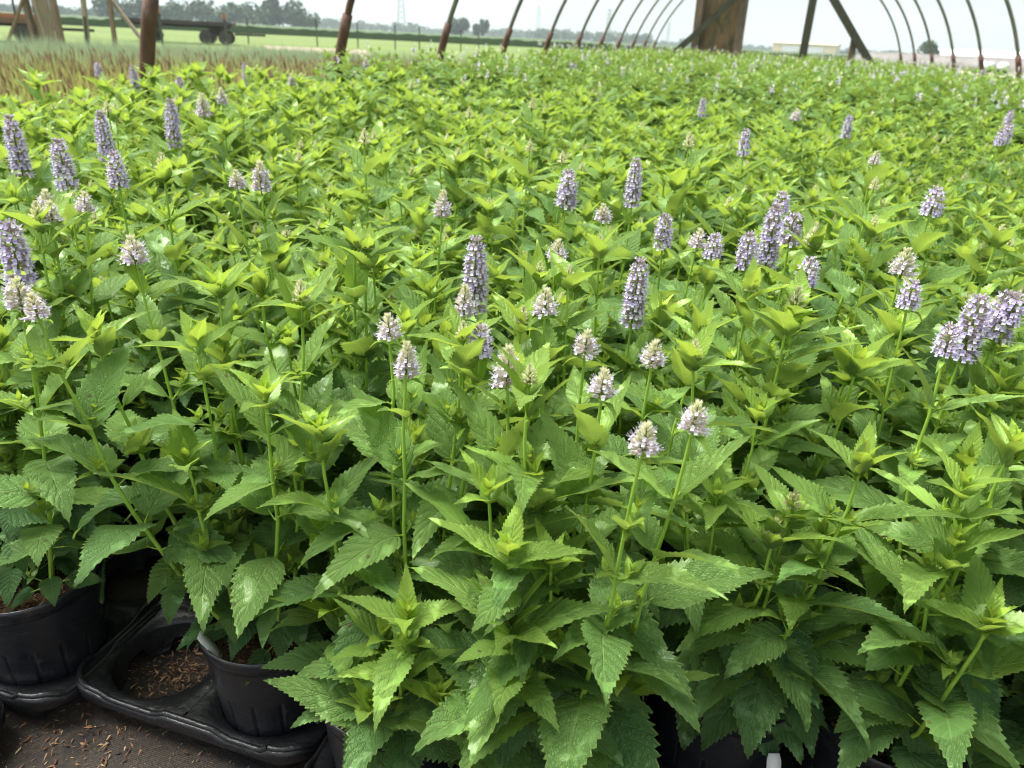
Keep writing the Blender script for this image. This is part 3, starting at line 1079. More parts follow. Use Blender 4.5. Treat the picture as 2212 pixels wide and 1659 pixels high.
NEAR = {  # (col,row,i,j): label of the plants one can single out at the front
    (-1, 0, 0, 0): 'potted hyssop at the left picture edge in the partly cut-off pot',
    (-1, 0, 1, 0): 'leafy hyssop in the front left pot with drooping dark lower leaves',
    (0, 0, 1, 0): 'bushy hyssop in the black pot with bark mulch beside the empty tray cell',
    (1, 0, 0, 0): 'low young hyssop with yellow-green shoots between the two front bushes',
    (1, 0, 1, 0): 'large hyssop front and centre with several pale conical flower heads',
    (2, 0, 0, 0): 'shaded hyssop in the pot just right of the large central plant',
    (2, 0, 1, 0): 'front hyssop with a bare lower stem above the white label at bottom right',
    (3, 0, 0, 0): 'front hyssop with yellow-green top leaves at the lower right',
    (3, 0, 1, 0): 'front hyssop with big quilted leaves at the right picture edge',
}
ORD = ['first', 'second', 'third', 'fourth', 'fifth', 'sixth', 'seventh', 'eighth', 'ninth', 'tenth', 'eleventh', 'twelfth', 'thirteenth', 'fourteenth', 'fifteenth', 'sixteenth', 'seventeenth',
       'eighteenth', 'nineteenth', 'twentieth', 'twenty-first', 'twenty-second', 'twenty-third', 'twenty-fourth', 'twenty-fifth', 'twenty-sixth', 'twenty-seventh', 'twenty-eighth', 'twenty-ninth', 'thirtieth']
ROWPOS = {}
_rows = {}
for _, c in vis:
    _rows.setdefault(c[3] * 3 + c[5], []).append((c[0], (c[2], c[3], c[4], c[5])))
for rk_, lst in _rows.items():
    for n_, (_, ky) in enumerate(sorted(lst)):
        ROWPOS[ky] = n_

GROUP = 'potted hyssop plants set pot to pot in the bed'
N_HI = 26
for k, (d, c) in enumerate(vis):
    X, Y, cc_, rr_, ci, cj = c
    hs = heads_by_plant.get(k, [])
    key = (cc_, rr_, ci, cj)
    seed = 1000 + k * 7
    rng = np.random.default_rng(seed)
    root = empty('potted_hyssop', (X, Y, 0.0))
    if k < N_HI:
        LV = Leaves(); st = MB()
        spk = []
        low = (key == (1, 0, 0, 0))
        bare = (key == (2, 0, 1, 0))
        for (P, L, kd) in hs:
            lx, ly = P.x - X, P.y - Y
            b = np.array([lx, ly]); nb = max(1e-6, np.linalg.norm(b))
            b = b / nb * min(0.045, nb * 0.35)
            top, dv = grow_stem(LV, st, (b[0], b[1], 0.176), (lx, ly, P.z), kd, L, rng, lod=0)
            if kd != 'L':
                spk.append((top, dv, kd, L))
        extra = max(3, 7 - len(hs)) if not low else 5
        if bare: extra = 2
        for i in range(extra):
            a = rng.uniform(0, 2 * PI) if not low else 2 * PI * i / extra
            r = rng.uniform(0.05, 0.12)
            kd = 'LLLB'[int(rng.integers(4))]
            zt = rng.uniform(0.46, 0.64)
            if low: zt = rng.uniform(0.27, 0.34); kd = 'L'
            if cj == 0 and rr_ == 0 and not low:
                zt = rng.uniform(0.42, 0.60)
            L = 0.0 if kd == 'L' else 0.018
            b = np.array([math.cos(a), math.sin(a)]) * r * 0.35
            top, dv = grow_stem(LV, st, (b[0], b[1], 0.176), (math.cos(a) * r, math.sin(a) * r, zt), kd, L, rng, lod=0, leafscale=(1.0 if not bare else 1.15), bare_to=(0.35 if bare else 0))
            if kd == 'B':
                spk.append((top, dv, 'B', L))
        # basal leaves hanging over the pot rim
        for i in range(5 if bare else (18 if low else (34 if (rr_ == 0 and cc_ > 0) else 22))):
            a = rng.uniform(0, 2 * PI); z = rng.uniform(0.20, 0.34)
            r = rng.uniform(0.02, 0.07)
            L = rng.uniform(0.06, 0.115)
            LV.add(np.array([math.cos(a) * r, math.sin(a) * r, z]), a + rng.normal(0, 0.3), rng.uniform(-0.75, 0.1), rng.uniform(0.3, 1.0), L, L * rng.uniform(0.58, 0.74), rng.uniform(0.02, 0.4), rng.normal(0, 0.25), 0.0, rng.random(), rng.uniform(0.6, 1.0), 0.02, rng.uniform(0, 6))
        if rr_ == 0 and cj == 0 and cc_ <= 0:      # the rims and bark of the front left pots show
            for row in LV.rows:
                if row[2] < 0.33 and row[1] < 0.04:
                    row[6] *= 0.55; row[7] *= 0.55
                    row[4] = max(row[4], -0.25)
        fo = MB()
        LV.emit(fo, TPL0, TPL0S, 0.036)
        st.build('stem', M_STEM, root)
        fo.build('foliage', M_LEAF, root)
        for (top, dv, kd, L) in spk:
            add_spike(root, top, dv, kd, L, rng)
    else:
        small = (X > 0.42 + 0.07 * Y and Y > 2.5)
        V_ = VARS_SMALL if small else VARS
        stm, fom, sp = V_[int(rng.integers(len(V_)))]
        root.rotation_euler = (rng.normal(0, 0.03), rng.normal(0, 0.03), rng.uniform(0, 2 * PI))
        sc = rng.uniform(0.92, 1.08) * (1 + 0.012 * Y) * (1.07 if X < -1.5 else 1.0)
        root.scale = (sc, sc, sc)
        link('stem', stm, root)
        link('foliage', fom, root)
        for (top, dv, kd, L) in sp:
            add_spike(root, top, dv, kd, L, rng)
        bpy.context.view_layer.update() if False else None
        rm = Matrix.Translation((X, Y, 0)) @ root.rotation_euler.to_matrix().to_4x4() @ Matrix.Scale(sc, 4)
        inv = rm.inverted()
        for (P, L, kd) in hs:
            lp = inv @ P
            ss, sf = SHOOTS[int(rng.integers(4))]
            tz = lp.z - L / sc
            so = link('flowering_stem', ss, root); so.location = (lp.x, lp.y, tz); so.rotation_euler = (0, 0, rng.uniform(0, 6)); so.scale = (1 / sc, 1 / sc, 1 / sc)
            link('foliage', sf, so)
            sp_o = add_spike(root, (lp.x, lp.y, tz), np.array([0.02, 0.0, 1.0]), kd, L / sc, rng)
    if d < 1.75:
        add_pot(root)
    # labels
    rk = rr_ * 3 + cj
    place = '%s from left in %s' % (ORD[ROWPOS[key]], ('the front row' if rk == 0 else '%s row back' % ORD[rk]))
    if key in NEAR:
        lab = NEAR[key]
    else:
        ht = hd_txt(hs)
        if ht:
            lab = 'potted hyssop with %s, %s' % (ht, place)
        elif k >= N_HI and small:
            lab = 'small-leaved darker potted hyssop, %s' % place
        else:
            lab = 'leafy potted hyssop without tall spikes, %s' % place
    tag(root, lab, 'potted plant', GROUP)

# ------------------------------------------------------------------ the rest of the bed: one mass of plants behind the countable ones
def far_bed():
    mbf = MB(); 
    far_v = []
    for s in range(6):
        rng = np.random.default_rng(700 + s)
        LV = Leaves(); st = MB()
        n = 7
        for i in range(n):
            a = 2 * PI * i / n + rng.uniform(-0.3, 0.3); r = rng.uniform(0.03, 0.14)
            zt = rng.uniform(0.38, 0.66)
            a2 = rng.uniform(0, PI)
            for q in range(5):
                z = zt - 0.035 * q; a2 += PI / 2
                Lf = (0.032, 0.065, 0.092, 0.105, 0.105)[q] * rng.uniform(0.8, 1.2)
                for sg in (0, PI):
                    LV.add((math.cos(a) * r, math.sin(a) * r, z), a2 + sg + rng.normal(0, 0.2), (1.1, 0.7, 0.45, 0.3, 0.1)[q] + rng.normal(0, 0.15), rng.uniform(0.3, 0.9), Lf, Lf * 0.5, 0.3, rng.normal(0, 0.2),
                           min(1, max(0, (0.60, 0.36, 0.16, 0.08, 0.0)[q] + rng.normal(0, 0.06))), rng.random(), 0.0 if q < 4 else 0.3, 0.01, 0)
        m = MB(); LV.emit(m, TPL2)
        V = np.concatenate(m.V); F = np.concatenate(m.F); C = np.concatenate(m.C); U = np.concatenate(m.U)
        far_v.append((V, F, C, U))
    rng = np.random.default_rng(9)
    flw = MB()
    near_set = {(round(c[0], 2), round(c[1], 2)) for _, c in vis}
    pts = []
    for c in cells:                                  # rows just behind the counted plants
        if (round(c[0], 2), round(c[1], 2)) in near_set or c[1] < 1.0: continue
        d = math.hypot(c[0], c[1])
        pr = project((c[0], c[1], 0.6))
        if pr and -150 < pr[0] < 2362: pts.append((c[0], c[1]))
    ymax = max(c[1] for c in cells)
    y = ymax + 0.2
    while y < 23.6:
        x = -2.72
        while x < 2.95:
            pr = project((x, y, 0.6))
            if pr and -60 < pr[0] < 2272: pts.append((x + rng.normal(0, 0.03), y + rng.normal(0, 0.03)))
            x += 0.25
        y += 0.25
    for (x, y) in pts:
        V, F, C, U = far_v[int(rng.integers(6))]
        a = rng.uniform(0, 6.28); s = rng.uniform(0.90, 1.14) * (1 + min(0.20, 0.018 * y))
        ca, sa = math.cos(a) * s, math.sin(a) * s
        W = np.stack([V[:, 0] * ca - V[:, 1] * sa + x, V[:, 0] * sa + V[:, 1] * ca + y, V[:, 2] * s], -1)
        mbf.add(W, [F], uv=U, col=C)
        if rng.random() < 0.55:
            nf = rng.integers(1, 3)
            for _ in range(nf):
                px, py = x + rng.uniform(-0.1, 0.1), y + rng.uniform(-0.1, 0.1)
                purple = rng.random() < (0.5 if x > 0.6 else 0.28)
                L = rng.uniform(0.04, 0.06) if purple else 0.025
                z0 = (0.63 + rng.uniform(0, 0.04)) * s
                for j in range(26 if purple else 10):
                    az = rng.uniform(0, 6.28); t = rng.random()
                    rr = 0.011 * (1 - 0.6 * t) if purple else 0.008 * (1 - 0.7 * t)
                    c0 = np.array([px + math.cos(az) * rr, py + math.sin(az) * rr, z0 + t * L])
                    dv = np.array([math.cos(az), math.sin(az), 0.5]) * 0.005
                    bb = np.array([-math.sin(az), math.cos(az), 0]) * 0.003
                    up = np.array([0, 0, 0.004])
                    col = C_LAV[rng.integers(4)] if (purple and t < 0.85) else C_CREAM[rng.integers(3)]
                    if purple and rng.random() < 0.3: col = C_CALYX[rng.integers(3)]
                    flw.add(np.array([c0 - bb, c0 + bb, c0 + bb * 0.5 + dv + up, c0 - bb * 0.5 + dv + up]), [np.array([[0, 1, 2, 3]])], col=col, smooth=False)
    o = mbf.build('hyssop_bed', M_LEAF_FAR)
    tag(o, 'unbroken mass of green hyssop plants filling the far part of the bed', 'plants', kind='stuff')
    o2 = flw.build('flower_heads', M_FLOWER)
    tag(o2, 'tiny lavender and cream flower heads dotting the far part of the bed', 'flowers', kind='stuff')
    print('far plants', len(pts))


far_bed()

# ------------------------------------------------------------------ trays
def tray_mesh():
    """six-cell carrying tray, 0.385 x 0.575, deck with round holes, flared skirt and beaded rim"""
    mb = MB()
    W_, H_ = 0.385, 0.575
    zt = 0.060
    hr = 0.0785
    nseg = 48
    th = np.arange(nseg) * 2 * PI / nseg
    for j in range(3):
        for i in range(2):
            cx, cy = 0.10 + CELL * i, 0.09 + CELL * j
            x0 = 0.0 if i == 0 else cx - CELL / 2
            x1 = cx + CELL / 2 if i == 0 else W_
            y0 = 0.0 if j == 0 else cy - CELL / 2
            y1 = H_ if j == 2 else cy + CELL / 2
            ring = []
            for t in th:
                c, s = math.cos(t), math.sin(t)
                tx = ((x1 - cx) if c > 0 else (cx - x0)) / max(1e-6, abs(c))
                ty = ((y1 - cy) if s > 0 else (cy - y0)) / max(1e-6, abs(s))
                q = min(tx, ty)
                # rounded outer corners of the tray
                ring.append((cx + c * q, cy + s * q))
            ring = np.array(ring)
            cor = [(0, 0), (W_, 0), (0, H_), (W_, H_)]
            for (a, b) in cor:
                rc = 0.05
                ccx = rc if a == 0 else W_ - rc; ccy = rc if b == 0 else H_ - rc
                for m in range(nseg):
                    px, py = ring[m]
                    if ((px < ccx) if a == 0 else (px > ccx)) and ((py < ccy) if b == 0 else (py > ccy)):
                        dx, dy = px - ccx, py - ccy
                        l = math.hypot(dx, dy)
                        if l > rc: ring[m] = (ccx + dx / l * rc, ccy + dy / l * rc)
            low = 0.012 * np.cos(th * 4)
            inn = np.stack([cx + hr * np.cos(th), cy + hr * np.sin(th), np.full(nseg, zt - 0.002)], -1)
            out_ = np.stack([ring[:, 0], ring[:, 1], np.full(nseg, zt)], -1)
            mid = inn * 0.35 + out_ * 0.65; mid[:, 2] = zt + 0.001
            lip = inn.copy(); lip[:, :2] = (lip[:, :2] - [cx, cy]) * 0.985 + [cx, cy]; lip[:, 2] = zt - 0.010
            wall = inn.copy(); wall[:, :2] = (wall[:, :2] - [cx, cy]) * 0.955 + [cx, cy]; wall[:, 2] = 0.022 + 0.012 * np.clip(np.cos(th * 6 + 0.5) * 3, -1, 1)
            foot = inn.copy(); foot[:, :2] = (foot[:, :2] - [cx, cy]) * 0.93 + [cx, cy]; foot[:, 2] = np.maximum(0.004, wall[:, 2] - 0.004)
            v = np.vstack([out_, mid, inn, lip, wall, foot])
            f = []
            for a in range(5):
                for m in range(nseg):
                    m2 = (m + 1) % nseg
                    f.append([a * nseg + m, a * nseg + m2, (a + 1) * nseg + m2, (a + 1) * nseg + m])
            mb.add(v, [np.array(f)])
    # outline path with rounded corners
    P = []
    rc = 0.05
    for (ccx, ccy, a0) in ((W_ - rc, rc, -PI / 2), (W_ - rc, H_ - rc, 0), (rc, H_ - rc, PI / 2), (rc, rc, PI)):
        for m in range(9):
            a = a0 + m * PI / 16
            P.append((ccx + rc * math.cos(a), ccy + rc * math.sin(a)))
    Q = []
    for m in range(len(P)):
        p, q = np.array(P[m]), np.array(P[(m + 1) % len(P)])
        n = max(1, int(np.linalg.norm(q - p) / 0.012))
        for t in range(n):
            Q.append(p + (q - p) * t / n)
    Q = np.array(Q)
    c = np.array([W_ / 2, H_ / 2])
    dist = np.concatenate([[0], np.cumsum(np.linalg.norm(np.diff(Q, axis=0), axis=1))])
    wave = np.cos(dist / 0.19 * 2 * PI)
    zr = zt + 0.003 + 0.005 * np.clip(wave * 3, -1, 1)
    nrm = Q - c; nrm /= np.linalg.norm(nrm, axis=1)[:, None]
    rim = np.column_stack([Q + nrm * 0.003, zr])
    rim = np.vstack([rim, rim[:1]])
    n = len(Q)
    rows = [np.column_stack([Q, np.full(n, zt)]), np.column_stack([Q + nrm * 0.006, zr]), np.column_stack([Q + nrm * 0.010, zr - 0.006]),
            np.column_stack([Q + nrm * 0.008, np.full(n, zt - 0.016)]), np.column_stack([Q - nrm * 0.004, np.full(n, 0.030)]),
            np.column_stack([Q - nrm * 0.012 + 0, 0.016 - 0.013 * np.clip(np.cos(dist / 0.095 * 2 * PI) * 3, -1, 1)])]
    v = np.vstack(rows)
    f = []
    for a in range(len(rows) - 1):
        for m in range(n):
            m2 = (m + 1) % n
            f.append([a * n + m, (a + 1) * n + m, (a + 1) * n + m2, a * n + m2])
    mb.add(v, [np.array(f)])
    mb2 = MB()
    mb2.tube(rim, 0.0042, n=8, cap=False)
    return mb, mb2


tm, tr_ = tray_mesh()
TRAY = tm.data('tray_body', M_TRAY); TRIM = tr_.data('rim', M_TRAY)
TLAB = {(0, 0): 'black six-cell carrying tray with its front left cell empty over bare ground', (-1, 0): 'black carrying tray under the front left pot at the picture edge',
        (1, 0): 'black carrying tray under the large central plant at the front edge', (2, 0): 'black carrying tray with moulded feet at the lower right of the picture',
        (3, 0): 'black carrying tray hidden under the leaves at the right picture edge', (-2, 0): 'black carrying tray at the far left of the front row, mostly cut off'}
for (c_, r_), (x0, y0, rot) in TRAYS.items():
    if r_ > 1 or c_ < -2 or c_ > 3:
        continue
    e = empty('plant_tray', (x0, y0, 0.0), rot)
    link('tray_body', TRAY, e); link('rim', TRIM, e)
    lab = TLAB.get((c_, r_), 'black carrying tray under dense leaves, %s from left in the second tray row' % ORD[c_ + 2])
    tag(e, lab, 'plant tray', 'black carrying trays under the pots')
# tray corner poking in at the bottom-left corner of the picture
e = empty('plant_tray', (-1.255, -0.10, 0.0), 0.06)
e.location = (-1.19, -0.075, 0)
link('tray_body', TRAY, e); link('rim', TRIM, e)
tag(e, 'black tray whose curved corner shows at the bottom left picture corner', 'plant tray', 'black carrying trays under the pots')

# ------------------------------------------------------------------ white plant labels
def label_stake(p, az, lean, L=0.075, w=0.016, lab=''):
    mb = MB()
    n = 8
    v = []
    for i in range(n + 1):
        t = i / n
        ww = w / 2 * (1 if t > 0.0 else 0.6)
        if t > 0.9: ww = w / 2 * 0.75
        bend = 0.012 * t * t
        v += [[-ww, bend, t * L], [ww, bend, t * L], [ww, bend + 0.0008, t * L], [-ww, bend + 0.0008, t * L]]
    f = []
    for i in range(n):
        a = i * 4
        for (j, k) in ((0, 1), (1, 2), (2, 3), (3, 0)):
            f.append([a + j, a + k, a + 4 + k, a + 4 + j])
    f += [[0, 3, 2, 1], [n * 4, n * 4 + 1, n * 4 + 2, n * 4 + 3]]
    mb.add(np.array(v), [np.array(f)])
    o = mb.build('plant_label', M_WHITE)
    o.location = p
    o.rotation_euler = Euler((lean, 0, az), 'XYZ')
    tag(o, lab, 'plant label', 'white plastic plant labels')
    return o


q, _ = at_z(482, 1408, 0.190)
label_stake((q.x, q.y, 0.165), R(112), R(-14), 0.060, 0.018, 'white plastic plant label leaning at the rim of the pot with bark mulch')
q, _ = at_z(1690, 1650, 0.17)
label_stake((q.x, q.y, 0.095), R(20), R(-8), 0.068, 0.018, 'white plant label cut off by the bottom picture edge at lower right')

# ------------------------------------------------------------------ bark on the ground
rngB = np.random.default_rng(21)
mb = MB()


def blob(cx, cy, sx, sy):
    return lambda: (cx + rngB.normal(0, sx), cy + rngB.normal(0, sy))


chips(mb, rngB, 500, blob(-0.71, 0.685, 0.036, 0.036), 0.002, 0.004, 0.014, zj=0.004)
chips(mb, rngB, 240, blob(-0.68, 0.52, 0.16, 0.06), 0.001, 0.003, 0.014, zj=0.002)
chips(mb, rngB, 160, blob(-0.76, 0.565, 0.05, 0.05), 0.001, 0.004, 0.016, zj=0.002)
chips(mb, rngB, 420, blob(-0.29, 0.515, 0.06, 0.03), 0.002, 0.004, 0.015, zj=0.006)
chips(mb, rngB, 2600, lambda: (rngB.uniform(-1.3, 0.8), rngB.uniform(0.35, 0.62)), 0.001, 0.0015, 0.007, zj=0.001)
chips(mb, rngB, 120, lambda: (rngB.uniform(-1.2, 0.3), rngB.uniform(0.40, 0.60)), 0.001, 0.002, 0.006, zj=0.001, cols=[(0.45, 0.40, 0.28), (0.55, 0.50, 0.38), (0.5, 0.45, 0.55)])
tag(mb.build('bark_mulch', M_BARK), 'loose brown bark mulch spilled on the black ground fabric', 'bark mulch', kind='stuff')

# ------------------------------------------------------------------ hoop frame of the open tunnel
HX, HR, NH = 0.188, 3.046, 11
rngHp = np.random.default_rng(4)
hoop_words = ['nearest', 'second nearest', 'third nearest', 'fourth nearest', 'fifth nearest', 'sixth nearest', 'seventh nearest', 'eighth nearest', 'ninth nearest', 'tenth nearest', 'eleventh nearest', 'farthest']
for i in range(NH):
    y0 = 3.166 + 1.83 * i
    root = empty('hoop', (HX, y0 - 0.372, 0))
    skew = -0.743
    hp = lambda a: (-HR * math.cos(a), -skew / 2 - (1 - math.cos(a)) / 2 * (-skew) , HR * math.sin(a))
    a_post = math.asin(1.02 / HR)
    arc = MB()
    arc.tube([hp(a) for a in np.linspace(a_post * 0.8, PI - a_post * 0.8, 60)], 0.024 if i < 2 else 0.022, n=10)
    arc.build('hoop_pipe', M_GALV if i > 1 else M_RUST, root)
    for sgn, (a0, a1) in enumerate(((-0.04, a_post), (PI + 0.04, PI - a_post))):
        m = MB()
        m.tube([hp(a) for a in np.linspace(a0, a1, 12)], 0.034, n=12)
        m.build('ground_post', M_RUST, root)
    tag(root, 'bent steel tunnel hoop on rusty ground posts, %s to the viewer' % hoop_words[i], 'tunnel hoop', 'steel hoops of the open growing tunnel')

# ------------------------------------------------------------------ timber end wall of the tunnel
YE = 19.0


def P_(sx, sy, Y):
    return at_y(sx * 0.8848, sy * 0.8848, Y)


root = empty('end_wall_panel', tuple(P_(1765, 150, YE).xy) + (0,))
rl = Vector(root.location)


def seg(sx0, sy0, sx1, sy1, Y):
    return P_(sx0, sy0, Y) - rl, P_(sx1, sy1, Y) - rl


def extend_down(a, b, z=0.0):
    d = b - a
    t = (z - a.z) / d.z
    return a + d * t


def extend(a, b, k):
    return a + (b - a) * k


a, b = seg(1815, 0, 1797, 150, YE - 0.1); bb = extend_down(a, b, -0.02); aa = extend(b, a, 1.7)
m = MB(); m.beam(bb, aa, 0.19, 0.12); m.build('post', M_WOOD, root)
a, b = seg(1712, 0, 1692, 150, YE - 0.1); bb = extend_down(a, b, -0.02); aa = extend(b, a, 1.7)
m = MB(); m.beam(bb, aa, 0.13, 0.12); m.build('post', M_WOOD, root)
a, b = seg(1764, 0, 1744, 150, YE); bb = extend_down(a, b, 0.30); aa = extend(b, a, 1.6)
m = MB(); m.beam(bb, aa, 1.12, 0.04); m.build('board', M_MOSS, root)
a, b = seg(1790, 0, 1640, 135, YE - 0.25); bb = extend_down(a, b, -0.02); aa = extend(b, a, 1.3)
m = MB(); m.beam(bb, aa, 0.13, 0.08); m.build('brace', M_TIMBER_DARK, root)
tag(root, 'tall mossy weathered board between two timber posts with a diagonal brace at the tunnel end', 'board wall')

root = empty('timber_brace_frame', tuple(P_(2000, 150, YE).xy) + (0,)); rl = Vector(root.location)
for (s4, w, mt, nm) in (((1985, 0, 1957, 150), 0.165, M_TIMBER_DARK, 'post'), ((2036, 0, 2130, 165), 0.155, M_TIMBER_DARK, 'brace'), ((2086, 95, 2070, 180), 0.135, M_WOOD, 'strut')):
    a, b = seg(*s4, YE + (0.12 if nm == 'strut' else 0)); bb = extend_down(a, b, -0.02)
    aa = extend(b, a, 1.5) if nm != 'strut' else a
    m = MB(); m.beam(bb, aa, w, 0.10); m.build(nm, mt, root)
tag(root, 'dark timber post and slanting brace with a short strut right of the mossy board', 'timber frame')

# neighbouring tunnel's timber end at the left
YL = 17.0
root = empty('end_wall_panel', tuple(P_(105, 90, YL).xy) + (0,)); rl = Vector(root.location)
for (s4, w, t_, mt, nm, dy) in (((62, 0, 80, 80), 0.14, 0.12, M_WOOD, 'post', -0.1), ((128, 0, 145, 80), 0.15, 0.12, M_WOOD, 'post', -0.1), ((96, 0, 113, 80), 0.52, 0.04, M_WOODP, 'board', 0.0),
                        ((55, 0, 30, 72), 0.07, 0.05, M_WOOD, 'brace', -0.2), ((82, 0, 107, 75), 0.07, 0.05, M_WOODP, 'brace', -0.24)):
    a, b = seg(*s4, YL + dy); bb = extend_down(a, b, 0.0)
    aa = extend(b, a, 2.2)
    up = (0, 1, 0)
    m = MB(); m.beam(bb, aa, w, t_, up=up); m.build(nm, mt, root)
tag(root, 'pale brown board wall between timber posts with slanting braces at the upper left', 'board wall')
root = empty('timber_post', tuple(P_(205, 100, 15.5).xy) + (0,)); rl = Vector(root.location)
a, b = seg(203, 0, 212, 80, 15.5)
m = MB(); m.beam(extend_down(a, b, -0.02), extend(b, a, 1.8), 0.085, 0.085); m.build('post', M_WOODP, root)
a, b = seg(206, 40, 213, 110, 15.4)
m = MB(); m.beam(b, a, 0.045, 0.03); m.build('strap', M_PLASTIC, root)
tag(root, 'thin pale wooden post with a black strap left of the rusty pipe', 'post')
root = empty('timber_brace_frame', tuple(P_(290, 100, 16.5).xy) + (0,)); rl = Vector(root.location)
for (s4, w, mt, nm) in (((267, 0, 279, 90), 0.10, M_WOOD, 'post'), ((272, 0, 345, 95), 0.08, M_WOODP, 'brace')):
    a, b = seg(*s4, 16.5 + (0.1 if nm == 'brace' else 0))
    m = MB(); m.beam(extend_down(a, b, -0.02), extend(b, a, 1.4), w, 0.06); m.build(nm, mt, root)
tag(root, 'slim wooden post with a pale diagonal brace beside the rusty pipe', 'timber frame')

# ------------------------------------------------------------------ ornamental grass beyond the left hoops
def tall_grass():
    rng = np.random.default_rng(31)
    out = {'a': MB(), 'b': MB()}
    def blades(mbk, X, Y, H, lean, w, col):
        n = len(X)
        az = rng.uniform(0, 2 * PI, n)
        dx, dy = np.cos(az) * lean, np.sin(az) * lean
        wx, wy = -np.sin(az + rng.uniform(-1, 1, n)) * w, np.cos(az) * w
        z0 = np.zeros(n)
        v = np.stack([np.stack([X - wx, Y - wy, z0], -1), np.stack([X + wx, Y + wy, z0], -1),
                      np.stack([X + dx * 0.35 + wx * 0.8, Y + dy * 0.35 + wy * 0.8, H * 0.6], -1), np.stack([X + dx * 0.35 - wx * 0.8, Y + dy * 0.35 - wy * 0.8, H * 0.6], -1),
                      np.stack([X + dx, Y + dy, H], -1)], 1)
        b = (np.arange(n) * 5)[:, None]
        c = np.repeat(col[:, None, :], 5, 1)
        mbk.add(v.reshape(-1, 3), [b + np.array([[0, 1, 2, 3]]), b + np.array([[3, 2, 4]])], col=c.reshape(-1, 3))
    # pots of grass in rows
    n = 85000
    X = rng.uniform(-14, -2.95, n * 2); Y = rng.uniform(0.8, 22, n * 2)
    px = -0.31 * 0
    d = np.hypot(X, Y)
    azm = np.degrees(np.arctan2(-X, Y))
    keep = (azm < 56) & (d < 15.5 + 0.8 * np.sin(X * 0.7)) & (Y < 13.5)
    X, Y, d = X[keep][:n], Y[keep][:n], d[keep][:n]
    m = len(X)
    far = np.clip((d - 9.0 - 0.55 * (X + 8)) / 2.5 + rng.normal(0, 0.25, m), 0, 1)      # the rear block is a grey-green grass
    H = (0.47 + 0.07 * rng.normal(0, 1, m)) * (1 - far) + (0.60 + 0.05 * rng.normal(0, 1, m)) * far
    c1 = np.array([0.44, 0.47, 0.13])[None] * rng.uniform(0.7, 1.3, (m, 1)) + rng.normal(0, 0.015, (m, 3))
    c2 = np.array([0.30, 0.38, 0.22])[None] * rng.uniform(0.8, 1.25, (m, 1))
    col = np.clip(c1 * (1 - far[:, None]) + c2 * far[:, None], 0.01, 1)
    blades(out['a'], X, Y, H, rng.uniform(0.03, 0.24, m), rng.uniform(0.0012, 0.0035, m) * (1 + d * 0.06), col)
    # brown seed heads on thin stalks
    k = 4200
    sel = rng.permutation(m)[:k * 2]
    sel = sel[far[sel] < 0.6][:k]
    X2, Y2, d2 = X[sel], Y[sel], d[sel]
    k = len(sel)
    az = rng.uniform(0, 2 * PI, k); ln = rng.uniform(0.02, 0.10, k)
    Hs = rng.uniform(0.46, 0.64, k)
    bx, by = X2 + np.cos(az) * ln, Y2 + np.sin(az) * ln
    wd = 0.0045 * (1 + d2 * 0.06)
    L2 = rng.uniform(0.07, 0.13, k)
    v = np.stack([np.stack([bx - wd, by, Hs - L2], -1), np.stack([bx, by - wd, Hs - L2], -1), np.stack([bx + wd, by, Hs - L2 * 0.5], -1), np.stack([bx, by + wd, Hs - L2 * 0.5], -1), np.stack([bx + np.cos(az) * 0.02, by + np.sin(az) * 0.02, Hs], -1), np.stack([X2, Y2, Hs * 0 + 0.1], -1)], 1)
    b = (np.arange(k) * 6)[:, None]
    cc = np.array([0.30, 0.22, 0.12])[None] * rng.uniform(0.6, 1.5, (k, 1))
    out['b'].add(v.reshape(-1, 3), [b + np.array([[0, 2, 4]]), b + np.array([[1, 3, 4]]), b + np.array([[0, 1, 5]]), b + np.array([[1, 2, 3, 0]])], col=np.repeat(cc[:, None], 6, 1).reshape(-1, 3), smooth=False)
    tag(out['a'].build('tall_grass', M_GRASS), 'tall yellow-green and grey-green grass beyond the left hoops', 'grass', kind='stuff')
    tag(out['b'].build('grass_seed_heads', M_GRASS), 'brown upright seed heads standing in the tall grass', 'seed heads', kind='stuff')


tall_grass()

# ------------------------------------------------------------------ fields behind
M_SOY = simple_mat('bright_low_crop', (0.22, 0.31, 0.045), (0.15, 0.24, 0.03), scale=0.35, rough=0.95, stretch=(0.15, 1.5, 1))
M_SOILF = simple_mat('bare_pale_soil', (0.42, 0.33, 0.25), (0.30, 0.23, 0.17), scale=0.6, rough=0.95)
M_CORN = simple_mat('dark_green_crop', (0.060, 0.105, 0.028), (0.035, 0.068, 0.020), scale=0.25, rough=0.95, stretch=(1, 1, 3), bump=0.4)
M_GRAVEL = simple_mat('pale_gravel', (0.52, 0.45, 0.38), (0.40, 0.34, 0.28), scale=1.2, rough=0.95)


def poly_sheet(name, pts, z, mat, label, cat='field'):
    mb = MB()
    mb.add(np.array([[p[0], p[1], z] for p in pts]), [np.arange(len(pts)).reshape(1, -1)], smooth=False)
    return tag(mb.build(name, mat), label, cat, kind='structure')


def gpt(px, dist):
    d = ray_dir(px, 100)
    t = dist / math.hypot(d.x, d.y)
    return (d.x * t, d.y * t)


poly_sheet('soil_strip', [gpt(575, 36), gpt(800, 34), gpt(790, 43), gpt(570, 43)], 0.004, M_SOILF, 'strip of bare pale soil behind the tall grass')
poly_sheet('path', [gpt(1840, 88), gpt(2500, 58), gpt(2560, 70), gpt(1830, 108)], 0.004, M_GRAVEL, 'pale gravel track at the right beyond the hoops')
